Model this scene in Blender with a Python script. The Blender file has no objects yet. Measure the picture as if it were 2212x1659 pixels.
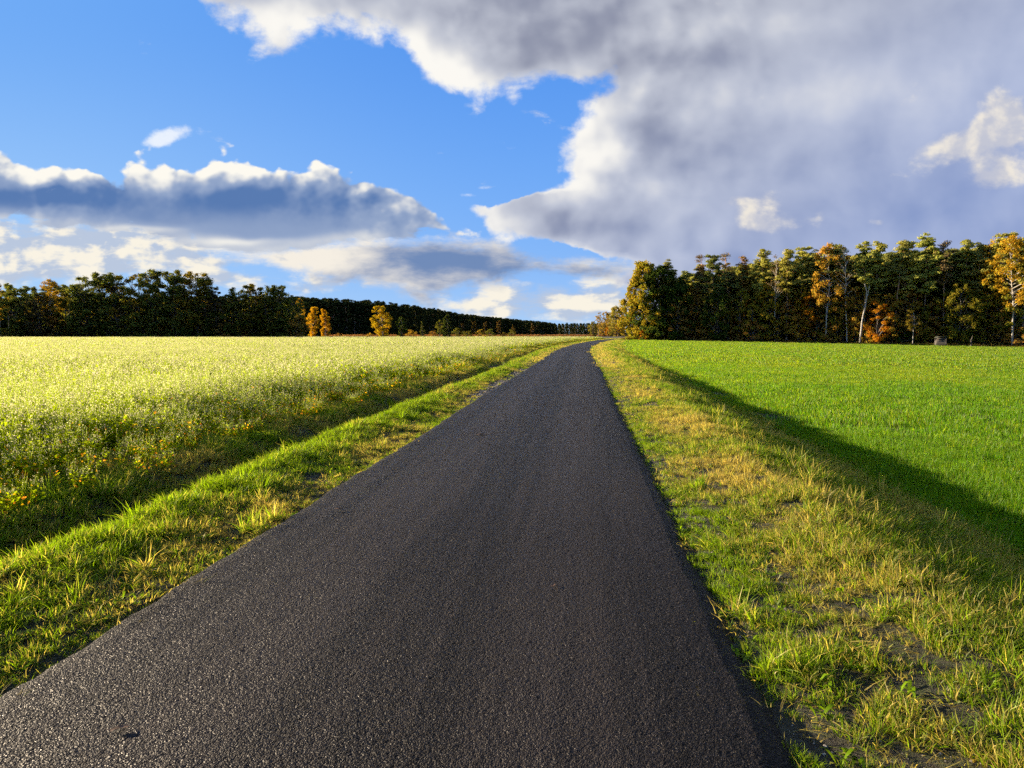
import bpy, math, random
import numpy as np
from mathutils import Vector, Matrix, Euler

random.seed(7)
RNG = np.random.default_rng(11)
SC = bpy.context.scene
COL = SC.collection
PI = math.pi

# ------------------------------------------------------------------ camera
F = 710.0                       # focal length in pixels of a 1024 px wide frame
CAMH = 1.65
PITCH = math.atan(50 / F)
cam = bpy.data.cameras.new("camera")
cam.sensor_width = 36.0
cam.lens = 36.0 * F / 1024.0
cam.clip_start = 0.05
cam.clip_end = 20000
camo = bpy.data.objects.new("camera", cam)
camo.location = (0, 0, CAMH)
camo.rotation_euler = (PI / 2 - PITCH, 0, 0)
COL.objects.link(camo)
SC.camera = camo
CP, SP = math.cos(PITCH), math.sin(PITCH)
S = 1024 / 2212.0


def ray(x, y):
    """direction of a point of the photograph (2212 px wide measure)"""
    a = (x * S - 512) / F
    b = (384 - y * S) / F
    return (a, CP + b * SP, -SP + b * CP)


def uv(x, y):
    d = ray(x, y)
    return d[0] / d[1], d[2] / d[1]


def gnd(x, y, z=0.0):
    d = ray(x, y)
    t = (z - CAMH) / d[2]
    return d[0] * t, d[1] * t


def xat(x, Y):
    """world X of picture column x at distance Y (near the horizon)"""
    return (x * S - 512) / F * Y


def lin(r, g, b):
    f = lambda c: (c / 255 / 12.92) if c / 255 <= 0.04045 else ((c / 255 + 0.055) / 1.055) ** 2.4
    return (f(r), f(g), f(b))


# ------------------------------------------------------------------ render settings
EXPO = 2.0
SC.view_settings.view_transform = 'Standard'
SC.view_settings.look = 'None'
SC.view_settings.exposure = EXPO
SC.view_settings.gamma = 1
cy = SC.cycles
cy.max_bounces = 6
cy.diffuse_bounces = 3
cy.glossy_bounces = 2
cy.transmission_bounces = 3
cy.transparent_max_bounces = 6
cy.caustics_reflective = False
cy.caustics_refractive = False
cy.sample_clamp_indirect = 6
cy.use_denoising = False
SC.render.film_transparent = False

SUN_AZ = math.radians(-73)      # left of the viewing direction (+Y)
SUN_EL = math.radians(13)
TOSUN = Vector((math.sin(SUN_AZ) * math.cos(SUN_EL), math.cos(SUN_AZ) * math.cos(SUN_EL), math.sin(SUN_EL)))
sl = bpy.data.lights.new("sun", 'SUN')
sl.energy = 5.0
sl.angle = math.radians(0.5)
sl.color = (1.0, 0.80, 0.55)
so = bpy.data.objects.new("sun", sl)
so.rotation_euler = (-TOSUN).to_track_quat('-Z', 'Y').to_euler()
so.location = (-60, 40, 60)
COL.objects.link(so)


# ------------------------------------------------------------------ node expression helper
class NT:
    def __init__(self, tree):
        self.t = tree
        self.n = tree.nodes
        self.l = tree.links

    def new(self, typ, **kw):
        nd = self.n.new(typ)
        for k, v in kw.items():
            setattr(nd, k, v)
        return nd

    def put(self, sock, v):
        if isinstance(v, E):
            v = v.s
        if isinstance(v, bpy.types.NodeSocket):
            self.l.new(v, sock)
        elif v is not None:
            if isinstance(v, (tuple, list)) and sock.type == 'RGBA' and len(v) == 3:
                v = (*v, 1)
            sock.default_value = v

    def m(self, op, a, b=None, c=None, clamp=False):
        nd = self.new('ShaderNodeMath', operation=op, use_clamp=clamp)
        self.put(nd.inputs[0], a)
        if b is not None:
            self.put(nd.inputs[1], b)
        if c is not None:
            self.put(nd.inputs[2], c)
        return E(self, nd.outputs[0])

    def v(self, op, a, b=None, c=None, scale=None):
        nd = self.new('ShaderNodeVectorMath', operation=op)
        self.put(nd.inputs[0], a)
        if b is not None:
            self.put(nd.inputs[1], b)
        if c is not None:
            self.put(nd.inputs[2], c)
        if scale is not None:
            self.put(nd.inputs['Scale'], scale)
        out = 'Value' if op in ('DOT_PRODUCT', 'LENGTH', 'DISTANCE') else 'Vector'
        return E(self, nd.outputs[out])

    def mix(self, f, a, b, mode='MIX'):
        nd = self.new('ShaderNodeMix', data_type='RGBA', blend_type=mode)
        nd.clamp_factor = True
        self.put(nd.inputs[0], f)
        self.put(nd.inputs[6], a)
        self.put(nd.inputs[7], b)
        return E(self, nd.outputs[2])

    def sep(self, v):
        nd = self.new('ShaderNodeSeparateXYZ')
        self.put(nd.inputs[0], v)
        return [E(self, o) for o in nd.outputs]

    def comb(self, x, y, z):
        nd = self.new('ShaderNodeCombineXYZ')
        for i, q in enumerate((x, y, z)):
            self.put(nd.inputs[i], q)
        return E(self, nd.outputs[0])

    def noise(self, vec, scale, detail=4, rough=0.55, lac=2.0, typ='FBM', dist=0.0, color=False, dim='3D'):
        nd = self.new('ShaderNodeTexNoise')
        nd.noise_dimensions = dim
        nd.noise_type = typ
        self.put(nd.inputs['Vector'], vec)
        nd.inputs['Scale'].default_value = scale
        nd.inputs['Detail'].default_value = detail
        nd.inputs['Roughness'].default_value = rough
        nd.inputs['Lacunarity'].default_value = lac
        nd.inputs['Distortion'].default_value = dist
        return E(self, nd.outputs[1 if color else 0])

    def voro(self, vec, scale, feature='F1', detail=0, rough=0.5, out=0, rand=1.0, dim='3D'):
        nd = self.new('ShaderNodeTexVoronoi', feature=feature, voronoi_dimensions=dim)
        self.put(nd.inputs['Vector'], vec)
        nd.inputs['Scale'].default_value = scale
        if 'Detail' in nd.inputs:
            nd.inputs['Detail'].default_value = detail
            nd.inputs['Roughness'].default_value = rough
        nd.inputs['Randomness'].default_value = rand
        return E(self, nd.outputs[out])

    def ss(self, x, lo, hi, a=0.0, b=1.0):
        nd = self.new('ShaderNodeMapRange', interpolation_type='SMOOTHSTEP')
        self.put(nd.inputs[0], x)
        self.put(nd.inputs[1], lo)
        self.put(nd.inputs[2], hi)
        self.put(nd.inputs[3], a)
        self.put(nd.inputs[4], b)
        return E(self, nd.outputs[0])

    def attr(self, name, typ='GEOMETRY', out='Fac'):
        nd = self.new('ShaderNodeAttribute', attribute_type=typ, attribute_name=name)
        return E(self, nd.outputs[out])


class E:
    def __init__(self, nt, s):
        self.nt, self.s = nt, s

    def __add__(self, o): return self.nt.m('ADD', self, o)
    __radd__ = __add__
    def __sub__(self, o): return self.nt.m('SUBTRACT', self, o)
    def __rsub__(self, o): return self.nt.m('SUBTRACT', o, self)
    def __mul__(self, o): return self.nt.m('MULTIPLY', self, o)
    __rmul__ = __mul__
    def __truediv__(self, o): return self.nt.m('DIVIDE', self, o)
    def mad(self, a, b): return self.nt.m('MULTIPLY_ADD', self, a, b)
    def sat(self): return self.nt.m('ADD', self, 0.0, clamp=True)
cy.use_adaptive_sampling = True
cy.adaptive_threshold = 0.02
cy.adaptive_min_samples = 12
# ------------------------------------------------------------------ sky
W = bpy.data.worlds.new("World")
SC.world = W
W.use_nodes = True
W.node_tree.nodes.clear()
w = NT(W.node_tree)
K = 10.0 / 2 ** EXPO            # a displayed radiance of 1 -> background colour at strength 0.1

dirv = E(w, w.new('ShaderNodeTexCoord').outputs['Generated'])
dx, dy, dz = w.sep(dirv)
dyc = w.m('MAXIMUM', dy, 0.12)
U = dx / dyc
V = dz / dyc
P = w.comb(U, V, 0.0)
warpc = w.noise(P, 7.0, 3, 0.55, color=True, dim='2D')
warp = w.v('SUBTRACT', warpc, (0.5, 0.5, 0.5))
Q = w.v('MULTIPLY_ADD', warp, (0.022, 0.018, 0.0), P)


def fcurve(x, pts, x0, x1, y0, y1):
    """a float curve through pts, both axes remapped"""
    nd = w.new('ShaderNodeFloatCurve')
    cv = nd.mapping.curves[0]
    pp = sorted(((px - x0) / (x1 - x0), (py - y0) / (y1 - y0)) for px, py in pts)
    cv.points[0].location = pp[0]
    cv.points[1].location = pp[-1]
    for q in pp[1:-1]:
        cv.points.new(*q)
    nd.mapping.update()
    t = (x - x0) * (1.0 / (x1 - x0))
    w.put(nd.inputs['Value'], w.m('ADD', t, 0.0, clamp=True))
    return E(w, nd.outputs[0]) * (y1 - y0) + y0


def topcurve(pts):      # V as a function of U
    return fcurve(U, [uv(*p) for p in pts], -0.9, 0.9, -0.2, 0.8)


def gauss(cx, cyy, rx, ry, vec=None, ang=0.0):
    """soft blob at picture point (cx, cyy) with picture radii"""
    u0, v0 = uv(cx, cyy)
    su, sv = F / S / rx, F / S / ry
    q = w.v('SUBTRACT', Q if vec is None else vec, (u0, v0, 0))
    if ang:
        c, s = math.cos(ang), math.sin(ang)
        a = w.v('DOT_PRODUCT', q, (c * su, s * su, 0))
        b = w.v('DOT_PRODUCT', q, (-s * sv, c * sv, 0))
        r2 = w.m('MULTIPLY_ADD', a, a, b * b)
    else:
        q = w.v('MULTIPLY', q, (su, sv, 0))
        r2 = w.v('DOT_PRODUCT', q, q)
    return w.m('POWER', 0.3679, r2)


def blobs(lst, base):
    acc = base
    for b in lst:
        g = gauss(*b[:4], ang=b[5] if len(b) > 5 else 0.0)
        acc = w.m('MULTIPLY_ADD', g, b[4], acc)
    return acc


# clear blue
sk = w.new('ShaderNodeTexSky', sky_type='NISHITA')
sk.sun_disc = False
sk.sun_elevation = SUN_EL
sk.sun_rotation = SUN_AZ
sk.air_density = 1.0
sk.dust_density = 0.6
sk.ozone_density = 2.5
sky_raw = E(w, sk.outputs[0])
blue = w.mix(1.0, sky_raw, (0.80, 0.98, 1.25), 'MULTIPLY')
blue = w.mix(1.0, blue, w.mix(w.ss(V, 0.10, 0.46), w.mix(w.ss(U, -0.85, 0.1), tuple(c * K for c in lin(150, 198, 252)), tuple(c * K for c in lin(108, 170, 248))), w.mix(w.ss(U, -0.85, 0.1), tuple(c * K for c in lin(112, 172, 246)), tuple(c * K for c in lin(82, 148, 238)))), 'DARKEN')
Vc = w.m('MAXIMUM', dz, 0.0)
hz = w.m('POWER', 0.3679, Vc * 11.0)
paleblue = tuple(c * K for c in lin(190, 222, 250))
blue = w.mix(hz * 0.80, blue, paleblue)


def C(r, g, b):
    return tuple(c * K for c in lin(r, g, b))


# noise fields
nB0 = w.noise(w.v('MULTIPLY', P, (1.0, 1.5, 1.0)), 9.0, 5, 0.6, dim='2D')
nA = w.noise(Q, 5.0, 7, 0.56, dim='2D')
nB = w.noise(w.v('MULTIPLY', Q, (1.0, 1.5, 1.0)), 13.0, 6, 0.6, dim='2D')
eps = (-0.018, 0.010, 0.0)
nA2 = w.noise(w.v('ADD', Q, eps), 5.0, 7, 0.56, dim='2D')
nC = w.noise(w.v('MULTIPLY_ADD', warp, (0.03, 0.03, 0.0), P), 4.2, 4, 0.5, dim='2D')
nC2 = w.noise(w.v('ADD', w.v('MULTIPLY_ADD', warp, (0.03, 0.03, 0.0), P), (-0.03, 0.015, 0)), 4.2, 4, 0.5, dim='2D')
relC = nC - nC2
relA = (nA2 - nA) * -1.0          # > 0 where the cloud faces the sun (left)
bil = w.voro(w.v('MULTIPLY', Q, (1.0, 1.25, 1.0)), 13.0, 'SMOOTH_F1', 3, 0.5, dim='2D')
bil2 = w.voro(w.v('ADD', w.v('MULTIPLY', Q, (1.0, 1.25, 1.0)), (-0.012, 0.012, 0)), 13.0, 'SMOOTH_F1', 3, 0.5, dim='2D')
bil3 = w.voro(Q, 6.5, 'SMOOTH_F1', 3, 0.55, dim='2D')
bil4 = w.voro(w.v('ADD', Q, (-0.022, 0.02, 0)), 6.5, 'SMOOTH_F1', 3, 0.55, dim='2D')
relD = bil4 - bil3
puff = 0.5 - bil                  # bulges
relB = bil2 - bil
str_ = w.noise(w.v('MULTIPLY', Q, (2.0, 8.0, 1.0)), 2.6, 6, 0.62, dim='2D')      # flat wisps
strm = w.noise(w.v('MULTIPLY', Q, (2.0, 6.0, 1.0)), 7.0, 5, 0.6, dim='2D')

col = blue

# --- low cream wisps and far cumulus near the horizon
band = blobs([(160, 560, 330, 75, 0.95), (330, 520, 180, 50, 0.5), (0, 490, 200, 40, 0.5), (470, 600, 130, 30, 0.35),
              (900, 620, 330, 22, 0.4), (700, 600, 140, 20, 0.45), (1180, 655, 180, 40, 0.85), (1300, 600, 200, 30, 0.5),
              (600, 662, 50, 16, 0.5), (1290, 660, 100, 60, 0.35), (980, 660, 120, 22, 0.3)], 0.0)
dW = band + (str_ - 0.5) * 1.7 + (nB - 0.5) * 1.1 + puff * 0.25
aW = w.ss(dW, 0.30, 0.85)
lightW = w.ss(strm + relB * 0.5 + relA * 0.8 + (nB - 0.5) * 0.5, 0.34, 0.62)
cW = w.mix(lightW, C(188, 200, 220), C(255, 246, 226))
col = w.mix(aW * 0.93, col, cW)

# --- lower dark bank running to the right
t3 = topcurve([(-200, 470), (200, 500), (420, 520), (600, 528), (760, 507), (850, 505), (930, 512), (1000, 522), (1060, 535), (1130, 545), (1200, 548), (1290, 556), (1400, 562), (1700, 570), (2300, 600)])
b3 = topcurve([(-200, 480), (200, 520), (420, 545), (620, 590), (740, 610), (840, 632), (910, 645), (1000, 628), (1100, 612), (1200, 606), (1300, 604), (1400, 600), (1700, 640), (2300, 700)])
s3a = t3 - V
s3b = V - b3
s3 = w.m('MINIMUM', s3a, s3b)
d3 = s3 + (nB - 0.5) * 0.045 + (str_ - 0.5) * 0.05
a3 = w.ss(d3, -0.008, 0.016) * w.ss(U, -0.50, -0.34)
l3 = blobs([(1240, 560, 130, 30, 0.15), (640, 560, 150, 40, 0.75), (560, 530, 120, 30, 0.5), (760, 520, 120, 14, 0.5),
            (900, 625, 140, 22, 0.30), (940, 512, 120, 8, 0.45), (1000, 560, 160, 26, -0.3)], 0.30)
l3 = l3 + w.ss(s3a, 0.03, -0.003) * 0.22 + (strm - 0.5) * 0.8 + relB * 0.2
c3 = w.mix(w.ss(l3, 0.05, 0.95), C(112, 138, 182), C(248, 240, 226))
col = w.mix(a3 * 0.97, col, c3)

# --- cumulus bank on the left, white crests over a slate-blue body
t2 = topcurve([(-300, 280), (-60, 296), (0, 302), (30, 312), (62, 340), (82, 362), (100, 345), (140, 336), (185, 344), (245, 334), (268, 318), (300, 314),
               (340, 324), (395, 316), (435, 320), (468, 308), (520, 310), (560, 324), (600, 320), (640, 334), (690, 333), (720, 350), (775, 368),
               (812, 376), (830, 370), (850, 386), (900, 404), (940, 420), (972, 446), (1000, 456), (1022, 472), (1040, 484), (1070, 500), (1200, 560), (2300, 900)])
b2 = topcurve([(-300, 455), (0, 462), (120, 474), (250, 482), (370, 500), (480, 516), (570, 532), (640, 524), (720, 510), (850, 503), (940, 496), (1010, 486), (1050, 476), (1100, 470), (1300, 460), (2300, 440)])
s2a = t2 - V
s2b = V - b2
s2 = w.m('MINIMUM', s2a + puff * 0.060 - 0.006, s2b + 0.012 + (strm - 0.5) * 0.05)
d2 = s2 + (nB - 0.5) * 0.040
a2 = w.ss(d2, -0.002, 0.009)
crest = blobs([(290, 345, 70, 40, 0.55), (180, 365, 90, 26, 0.45), (500, 345, 120, 34, 0.50), (400, 350, 70, 30, 0.35), (620, 345, 90, 22, 0.32), (695, 345, 26, 14, 0.5),
               (30, 360, 60, 40, 0.25), (835, 383, 24, 10, 0.6), (330, 405, 60, 30, 0.30), (150, 410, 200, 16, -0.25),
               (480, 430, 170, 30, -0.35), (700, 430, 240, 40, -0.35), (120, 435, 180, 20, -0.35), (60, 420, 120, 20, -0.3), (190, 415, 36, 10, 0.30),
               (300, 492, 120, 8, 0.25), (520, 520, 110, 8, 0.25), (960, 450, 50, 30, 0.12)], 0.20)
l2 = crest + w.ss(s2a + (nB - 0.5) * 0.09 + puff * 0.03, 0.075, 0.0) * 0.40 + (relB * 1.4 + (nB - 0.5) * 0.8 + relA * 0.7) * w.ss(s2a, 0.11, 0.02) + (nB - 0.5) * 0.15
l2 = l2 + w.ss(s2b, 0.014, -0.005) * 0.30 * w.ss(U, 0.02, -0.25)
l2 = l2 + (nC - 0.5) * 0.5
c2a = w.mix(w.ss(l2, -0.30, 0.45), C(88, 122, 176), C(152, 170, 202))
c2 = w.mix(w.ss(l2, 0.28, 0.95), c2a, C(255, 251, 240))
col = w.mix(a2 * 0.985, col, c2)

# little wisp above the bank
g = gauss(368, 294, 56, 18, ang=0.25) * 0.72 + gauss(335, 312, 36, 12) * 0.5 + gauss(1110, 318, 22, 10) * 0.5 + gauss(1040, 405, 30, 6) * 0.5 + gauss(1010, 420, 24, 6) * 0.5
aw = w.ss(g + (nB - 0.5) * 2.0 + (str_ - 0.5) * 0.4, 0.42, 1.05)
col = w.mix(aw * 0.85, col, C(246, 250, 255))

# --- the great cloud above and to the right
vA = topcurve([(-300, -900), (300, -260), (395, -60), (425, -6), (440, 18), (470, 42), (510, 66), (560, 90), (620, 101), (690, 94), (745, 88), (790, 96), (830, 124),
               (880, 152), (930, 182), (985, 214), (1030, 238), (1070, 232), (1130, 214), (1200, 204), (1260, 205), (1500, 205), (2400, 205)])
uB_pts = [(1262, -200), (1262, 150), (1240, 205), (1220, 235), (1212, 270), (1188, 302), (1166, 340), (1160, 372), (1176, 400), (1140, 425), (1080, 430), (1030, 438),
          (1042, 468), (1072, 492), (1105, 520), (1165, 535), (1260, 548), (1330, 570), (1345, 600), (1345, 660)]
Vn = V + (nB0 - 0.5) * 0.035 + (nA - 0.5) * 0.04
uB = fcurve(Vn, [(uv(*p)[1], uv(*p)[0]) for p in uB_pts], -0.1, 0.8, -0.9, 0.9)
sA = V - vA
sB = U - uB
s1 = w.m('SMOOTH_MAX', sA, sB, 0.04)
d1 = s1 + puff * 0.020 + (0.66 - bil3) * 0.035 + 0.002 + (nA - 0.5) * 0.09 + (nB - 0.5) * 0.065
a1 = w.ss(d1, -0.002, 0.026)
l1 = blobs([(620, 60, 170, 46, 0.55, -0.2), (880, 120, 170, 55, 0.52, -0.5), (1080, 195, 170, 55, 0.55, -0.3), (1250, 290, 80, 85, 0.62), (1215, 400, 62, 60, 0.60),
            (1330, 220, 180, 60, 0.35), (1672, 212, 240, 55, 0.34, 0.1), (1600, 112, 320, 36, -0.26, 0.1), (1409, 275, 55, 48, -0.30), (1950, 335, 200, 80, -0.14), (1330, 330, 50, 40, 0.45), (1700, 70, 200, 60, 0.12),
            (1100, 470, 70, 34, 0.30), (1170, 520, 120, 18, 0.40), (1420, 300, 60, 45, -0.24), (1450, 380, 120, 60, -0.12),
            (1200, 455, 90, 22, -0.22), (1300, 500, 130, 24, -0.15), (1240, 110, 180, 50, -0.16), (950, 40, 260, 34, -0.14),
            (1700, 170, 220, 40, -0.06), (1960, 440, 260, 60, -0.10), (2100, 120, 250, 120, -0.04), (1950, 470, 90, 60, -0.08)], 0.20)
l1 = l1 + w.ss(d1, 0.075, 0.0) * 0.30 + relC * 0.55 + relA * 0.35 * w.ss(s1, 0.4, 0.0) + (nC - 0.5) * 0.70 + (nB - 0.5) * 0.16 * w.ss(s1, 0.4, 0.0) + relB * 0.25 * w.ss(s1, 0.25, 0.0) + relD * 0.85 * w.ss(s1, 0.50, 0.02)
bluer = w.ss(U * 0.7 - V, -0.30, 0.32)
cdark = w.mix(bluer, C(142, 147, 167), C(124, 146, 197))
cmid = w.mix(bluer, C(194, 198, 210), C(180, 192, 224))
l1 = l1 + (nB - 0.5) * 0.15 + (nA - 0.5) * 0.20
c1 = w.mix(w.ss(l1, -0.30, 0.50), cdark, cmid)
c1 = w.mix(w.ss(l1, 0.30, 1.12), c1, C(253, 250, 243))
col = w.mix(a1 * 0.985, col, c1)

# --- sunlit scraps in front of it on the right
gR = blobs([(2150, 292, 95, 58, 1.0, 0.5), (2070, 312, 85, 26, 0.8, 0.3), (2152, 390, 72, 42, 1.1), (2195, 245, 55, 60, 0.8),
            (1645, 455, 70, 42, 1.0), (1670, 490, 66, 20, 0.6), (1605, 436, 34, 12, 0.6), (1772, 478, 24, 34, 0.6), (1896, 481, 20, 10, 0.65), (1365, 365, 14, 8, 0.4), (1560, 10, 20, 12, 0.6)], 0.0)
dR = gR + (nB - 0.5) * 1.6 + (nA - 0.5) * 0.6 + puff * 0.5
aR = w.ss(dR, 0.36, 1.0)
cR = w.mix(w.ss(relA * 2.5 + relB * 0.7 + (nB - 0.5), -0.25, 0.3), C(198, 200, 212), C(244, 236, 222))
col = w.mix(aR * 0.9, col, cR)

# behind the camera: an even broken sky
back = w.ss(dy, 0.25, 0.05)
nK = w.noise(dirv, 2.2, 5, 0.6)
colb = w.mix(w.ss(nK, 0.45, 0.6), blue, C(170, 182, 208))
col = w.mix(back, col, colb)

# ground side of the dome
below = w.ss(dz, 0.0, -0.06)
col = w.mix(below, col, C(120, 120, 90))

bg = w.new('ShaderNodeBackground')
bg.inputs[1].default_value = 0.1
w.put(bg.inputs[0], col)
wo = w.new('ShaderNodeOutputWorld')
w.l.new(bg.outputs[0], wo.inputs[0])
W.cycles.sampling_method = 'NONE'
# ------------------------------------------------------------------ helpers for objects and meshes
def mesh(name, V, Fc, mats=(), smooth=False, attrs=None):
    me = bpy.data.meshes.new(name)
    V = np.asarray(V, dtype=np.float32).reshape(-1, 3)
    if isinstance(Fc, np.ndarray):
        k = Fc.shape[1]
        me.vertices.add(len(V))
        me.vertices.foreach_set('co', V.ravel())
        me.loops.add(Fc.size)
        me.loops.foreach_set('vertex_index', Fc.ravel().astype(np.int32))
        me.polygons.add(len(Fc))
        me.polygons.foreach_set('loop_start', np.arange(0, Fc.size, k, dtype=np.int32))
        me.update(calc_edges=True)
    else:
        me.from_pydata(V.tolist(), [], Fc)
        me.update()
    for m_ in mats:
        me.materials.append(m_)
    if smooth:
        me.polygons.foreach_set('use_smooth', np.ones(len(me.polygons), dtype=bool))
    for k, a in (attrs or {}).items():
        at = me.attributes.new(k, 'FLOAT', 'POINT')
        at.data.foreach_set('value', np.asarray(a, dtype=np.float32))
    return me


def obj(name, me, parent=None, loc=None, label=None, cat=None, group=None, kind=None):
    o = bpy.data.objects.new(name, me)
    COL.objects.link(o)
    if parent is not None:
        o.parent = parent
    if loc is not None:
        o.location = loc
    tag(o, label, cat, group, kind)
    return o


def tag(o, label=None, cat=None, group=None, kind=None):
    if label: o['label'] = label
    if cat: o['category'] = cat
    if group: o['group'] = group
    if kind: o['kind'] = kind


def vnoise(x, y, seed=0):
    """smooth value noise in 0..1, numpy"""
    xi = np.floor(x).astype(np.int64)
    yi = np.floor(y).astype(np.int64)
    fx, fy = x - xi, y - yi
    fx = fx * fx * (3 - 2 * fx)
    fy = fy * fy * (3 - 2 * fy)

    def h(a, b):
        n = (a * 374761393 + b * 668265263 + seed * 2246822519) & 0xFFFFFFFF
        n = ((n ^ (n >> 13)) * 1274126177) & 0xFFFFFFFF
        return ((n ^ (n >> 16)) & 0xFFFF) / 65535.0
    a, b, c, d = h(xi, yi), h(xi + 1, yi), h(xi, yi + 1), h(xi + 1, yi + 1)
    return (a * (1 - fx) + b * fx) * (1 - fy) + (c * (1 - fx) + d * fx) * fy


def fbm(x, y, seed=0, o=3):
    v = 0; a = 0.5; s_ = 0
    for i in range(o):
        v = v + a * vnoise(x * 2 ** i + 17 * i, y * 2 ** i - 9 * i, seed + i)
        s_ += a
        a *= 0.5
    return v / s_


def sstep(x, a, b):
    t = np.clip((x - a) / (b - a), 0, 1)
    return t * t * (3 - 2 * t)


# ------------------------------------------------------------------ road line and terrain
RW = 1.77                        # half width of the asphalt
CTRL = np.array([(-1.25, -14), (-0.95, -6), (-0.78, 1), (-0.58, 3.2), (-0.32, 5.9), (-0.01, 9), (0.55, 14.8), (1.38, 23.3), (2.36, 32.6), (4.0, 50),
                 (6.2, 72), (10.3, 104), (18.7, 157), (28.0, 205), (39, 245), (55, 292), (80, 340), (120, 385), (180, 420), (260, 440), (420, 455), (700, 450)], float)


def catmull(P_, n=14):
    out = []
    for i in range(1, len(P_) - 2):
        p0, p1, p2, p3 = P_[i - 1:i + 3]
        d = np.linalg.norm(p2 - p1)
        k = int(max(n, d / 0.8)) if d < 40 else int(d / 2)
        t = np.linspace(0, 1, k, endpoint=False)[:, None]
        out.append(0.5 * ((2 * p1) + (-p0 + p2) * t + (2 * p0 - 5 * p1 + 4 * p2 - p3) * t * t + (-p0 + 3 * p1 - 3 * p2 + p3) * t ** 3))
    return np.vstack(out)


CL = catmull(CTRL)
CT = np.gradient(CL, axis=0)
CT /= np.linalg.norm(CT, axis=1)[:, None]
CNR = np.stack([CT[:, 1], -CT[:, 0]], 1)      # to the right


def lateral(X, Y):
    """signed distance to the road centre line (right positive), chunked"""
    X = np.asarray(X, float).ravel(); Y = np.asarray(Y, float).ravel()
    out = np.empty_like(X)
    for i in range(0, len(X), 20000):
        x, y = X[i:i + 20000], Y[i:i + 20000]
        near = np.hypot(x, y)
        dd = (x[:, None] - CL[None, :, 0]) ** 2 + (y[:, None] - CL[None, :, 1]) ** 2
        j = np.argmin(dd, 1)
        rx, ry = x - CL[j, 0], y - CL[j, 1]
        lat = rx * CNR[j, 0] + ry * CNR[j, 1]
        dist = np.sqrt(dd[np.arange(len(x)), j])
        out[i:i + 20000] = np.where(np.abs(lat) < dist - 3.0, np.sign(lat) * dist, lat)
    return out


def terrain(X, Y, lat=None):
    X = np.asarray(X, float).ravel(); Y = np.asarray(Y, float).ravel()
    if lat is None:
        lat = lateral(X, Y)
    eR = lat - RW
    eL = -lat - RW
    plane = -0.90 - 0.0148 * np.clip(X, -50, 300) + 0.00664 * np.clip(Y, 0, 215)
    plane = np.maximum(plane, -4.0)
    far = sstep(np.hypot(X, Y), 260, 420)
    plane = plane * (1 - far)
    wob = (fbm(X * 0.5, Y * 0.5, 3) - 0.5)
    fine = (fbm(X * 3.0, Y * 3.0, 5) - 0.5)
    # right: verge, crest, slope, field
    crest = 1.25 + wob * 0.4
    verge = -0.055 + 0.05 * sstep(eR, 0.05, 1.2) + 0.05 * sstep(eR, 0.6, 1.5)
    tr = np.clip((eR - crest) / 2.9, 0, 1)
    tr = 0.85 * tr + 0.15 * tr * tr * (3 - 2 * tr)
    zr = verge * (1 - tr) + np.minimum(plane, verge) * tr
    eL = eL * 1.18
    # left: verge, crest, ditch, slope, crop ground
    zl = (-0.05 + 0.05 * sstep(eL, 0.05, 0.9) + 0.06 * sstep(eL, 0.7, 1.35)
          - 0.34 * sstep(eL, 1.40 + wob * 0.3, 1.85 + wob * 0.3) + 0.30 * sstep(eL, 1.95, 2.9))
    z = np.where(lat > 0, zr, zl)
    vg = np.exp(-np.clip(np.abs(lat) - RW - 1.5, 0, None) * 0.7)
    z = z + (wob * 0.07 + fine * 0.05) * np.where(np.abs(lat) > RW + 0.05, 1, 0) * (0.35 + 0.65 * vg)
    # under the asphalt
    z = np.where(np.abs(lat) < RW - 0.04, -0.09, z)
    return z


# polar ground sheet
rad = 0.7 * 1.0165 ** np.arange(0, 545)
rad = np.concatenate([[0.02], rad[rad < 4500], [6000.0]])
ang = np.concatenate([np.radians(np.arange(-180, -62, 4.0)), np.radians(np.arange(-62, 62, 0.3)), np.radians(np.arange(62, 180, 4.0))])
na, nr = len(ang), len(rad)
AX = np.outer(rad, np.sin(ang)); AY = np.outer(rad, np.cos(ang))
glat = lateral(AX.ravel(), AY.ravel())
GZ = terrain(AX.ravel(), AY.ravel(), glat)
i0 = np.arange(nr - 1)[:, None] * na
j0 = np.arange(na)[None, :]
j1 = (j0 + 1) % na
quads = np.stack([i0 + j0, i0 + na + j0, i0 + na + j1, i0 + j1], -1).reshape(-1, 4)
eR = glat - RW; eL = -glat - RW
gx, gy = AX.ravel(), AY.ravel()
dist = np.hypot(gx, gy)
a_field = sstep(eR, 3.9, 4.6)
a_crop = sstep(eL, 2.3, 2.7) * sstep(250 - gy, 0, 20)
a_gravel = sstep(eL, 0.45, 0.1) * (glat < 0) * sstep(gy, 18, 21) * sstep(gy, 36, 31) + 0.25 * sstep(eR, 0.8, 0.1) * (glat > 0) * sstep(gy, 9, 5)


def material(name):
    mt = bpy.data.materials.new(name)
    mt.use_nodes = True
    mt.node_tree.nodes.clear()
    t = NT(mt.node_tree)
    out = t.new('ShaderNodeOutputMaterial')
    return mt, t, out


def principled(t, out, **kw):
    b = t.new('ShaderNodeBsdfPrincipled')
    for k, v in kw.items():
        t.put(b.inputs[k.replace('_', ' ')], v)
    t.l.new(b.outputs[0], out.inputs[0])
    return b


def bump(t, height, strength=1.0, dist=0.01):
    nd = t.new('ShaderNodeBump')
    nd.inputs['Strength'].default_value = strength
    nd.inputs['Distance'].default_value = dist
    t.put(nd.inputs['Height'], height)
    return E(t, nd.outputs[0])


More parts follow.
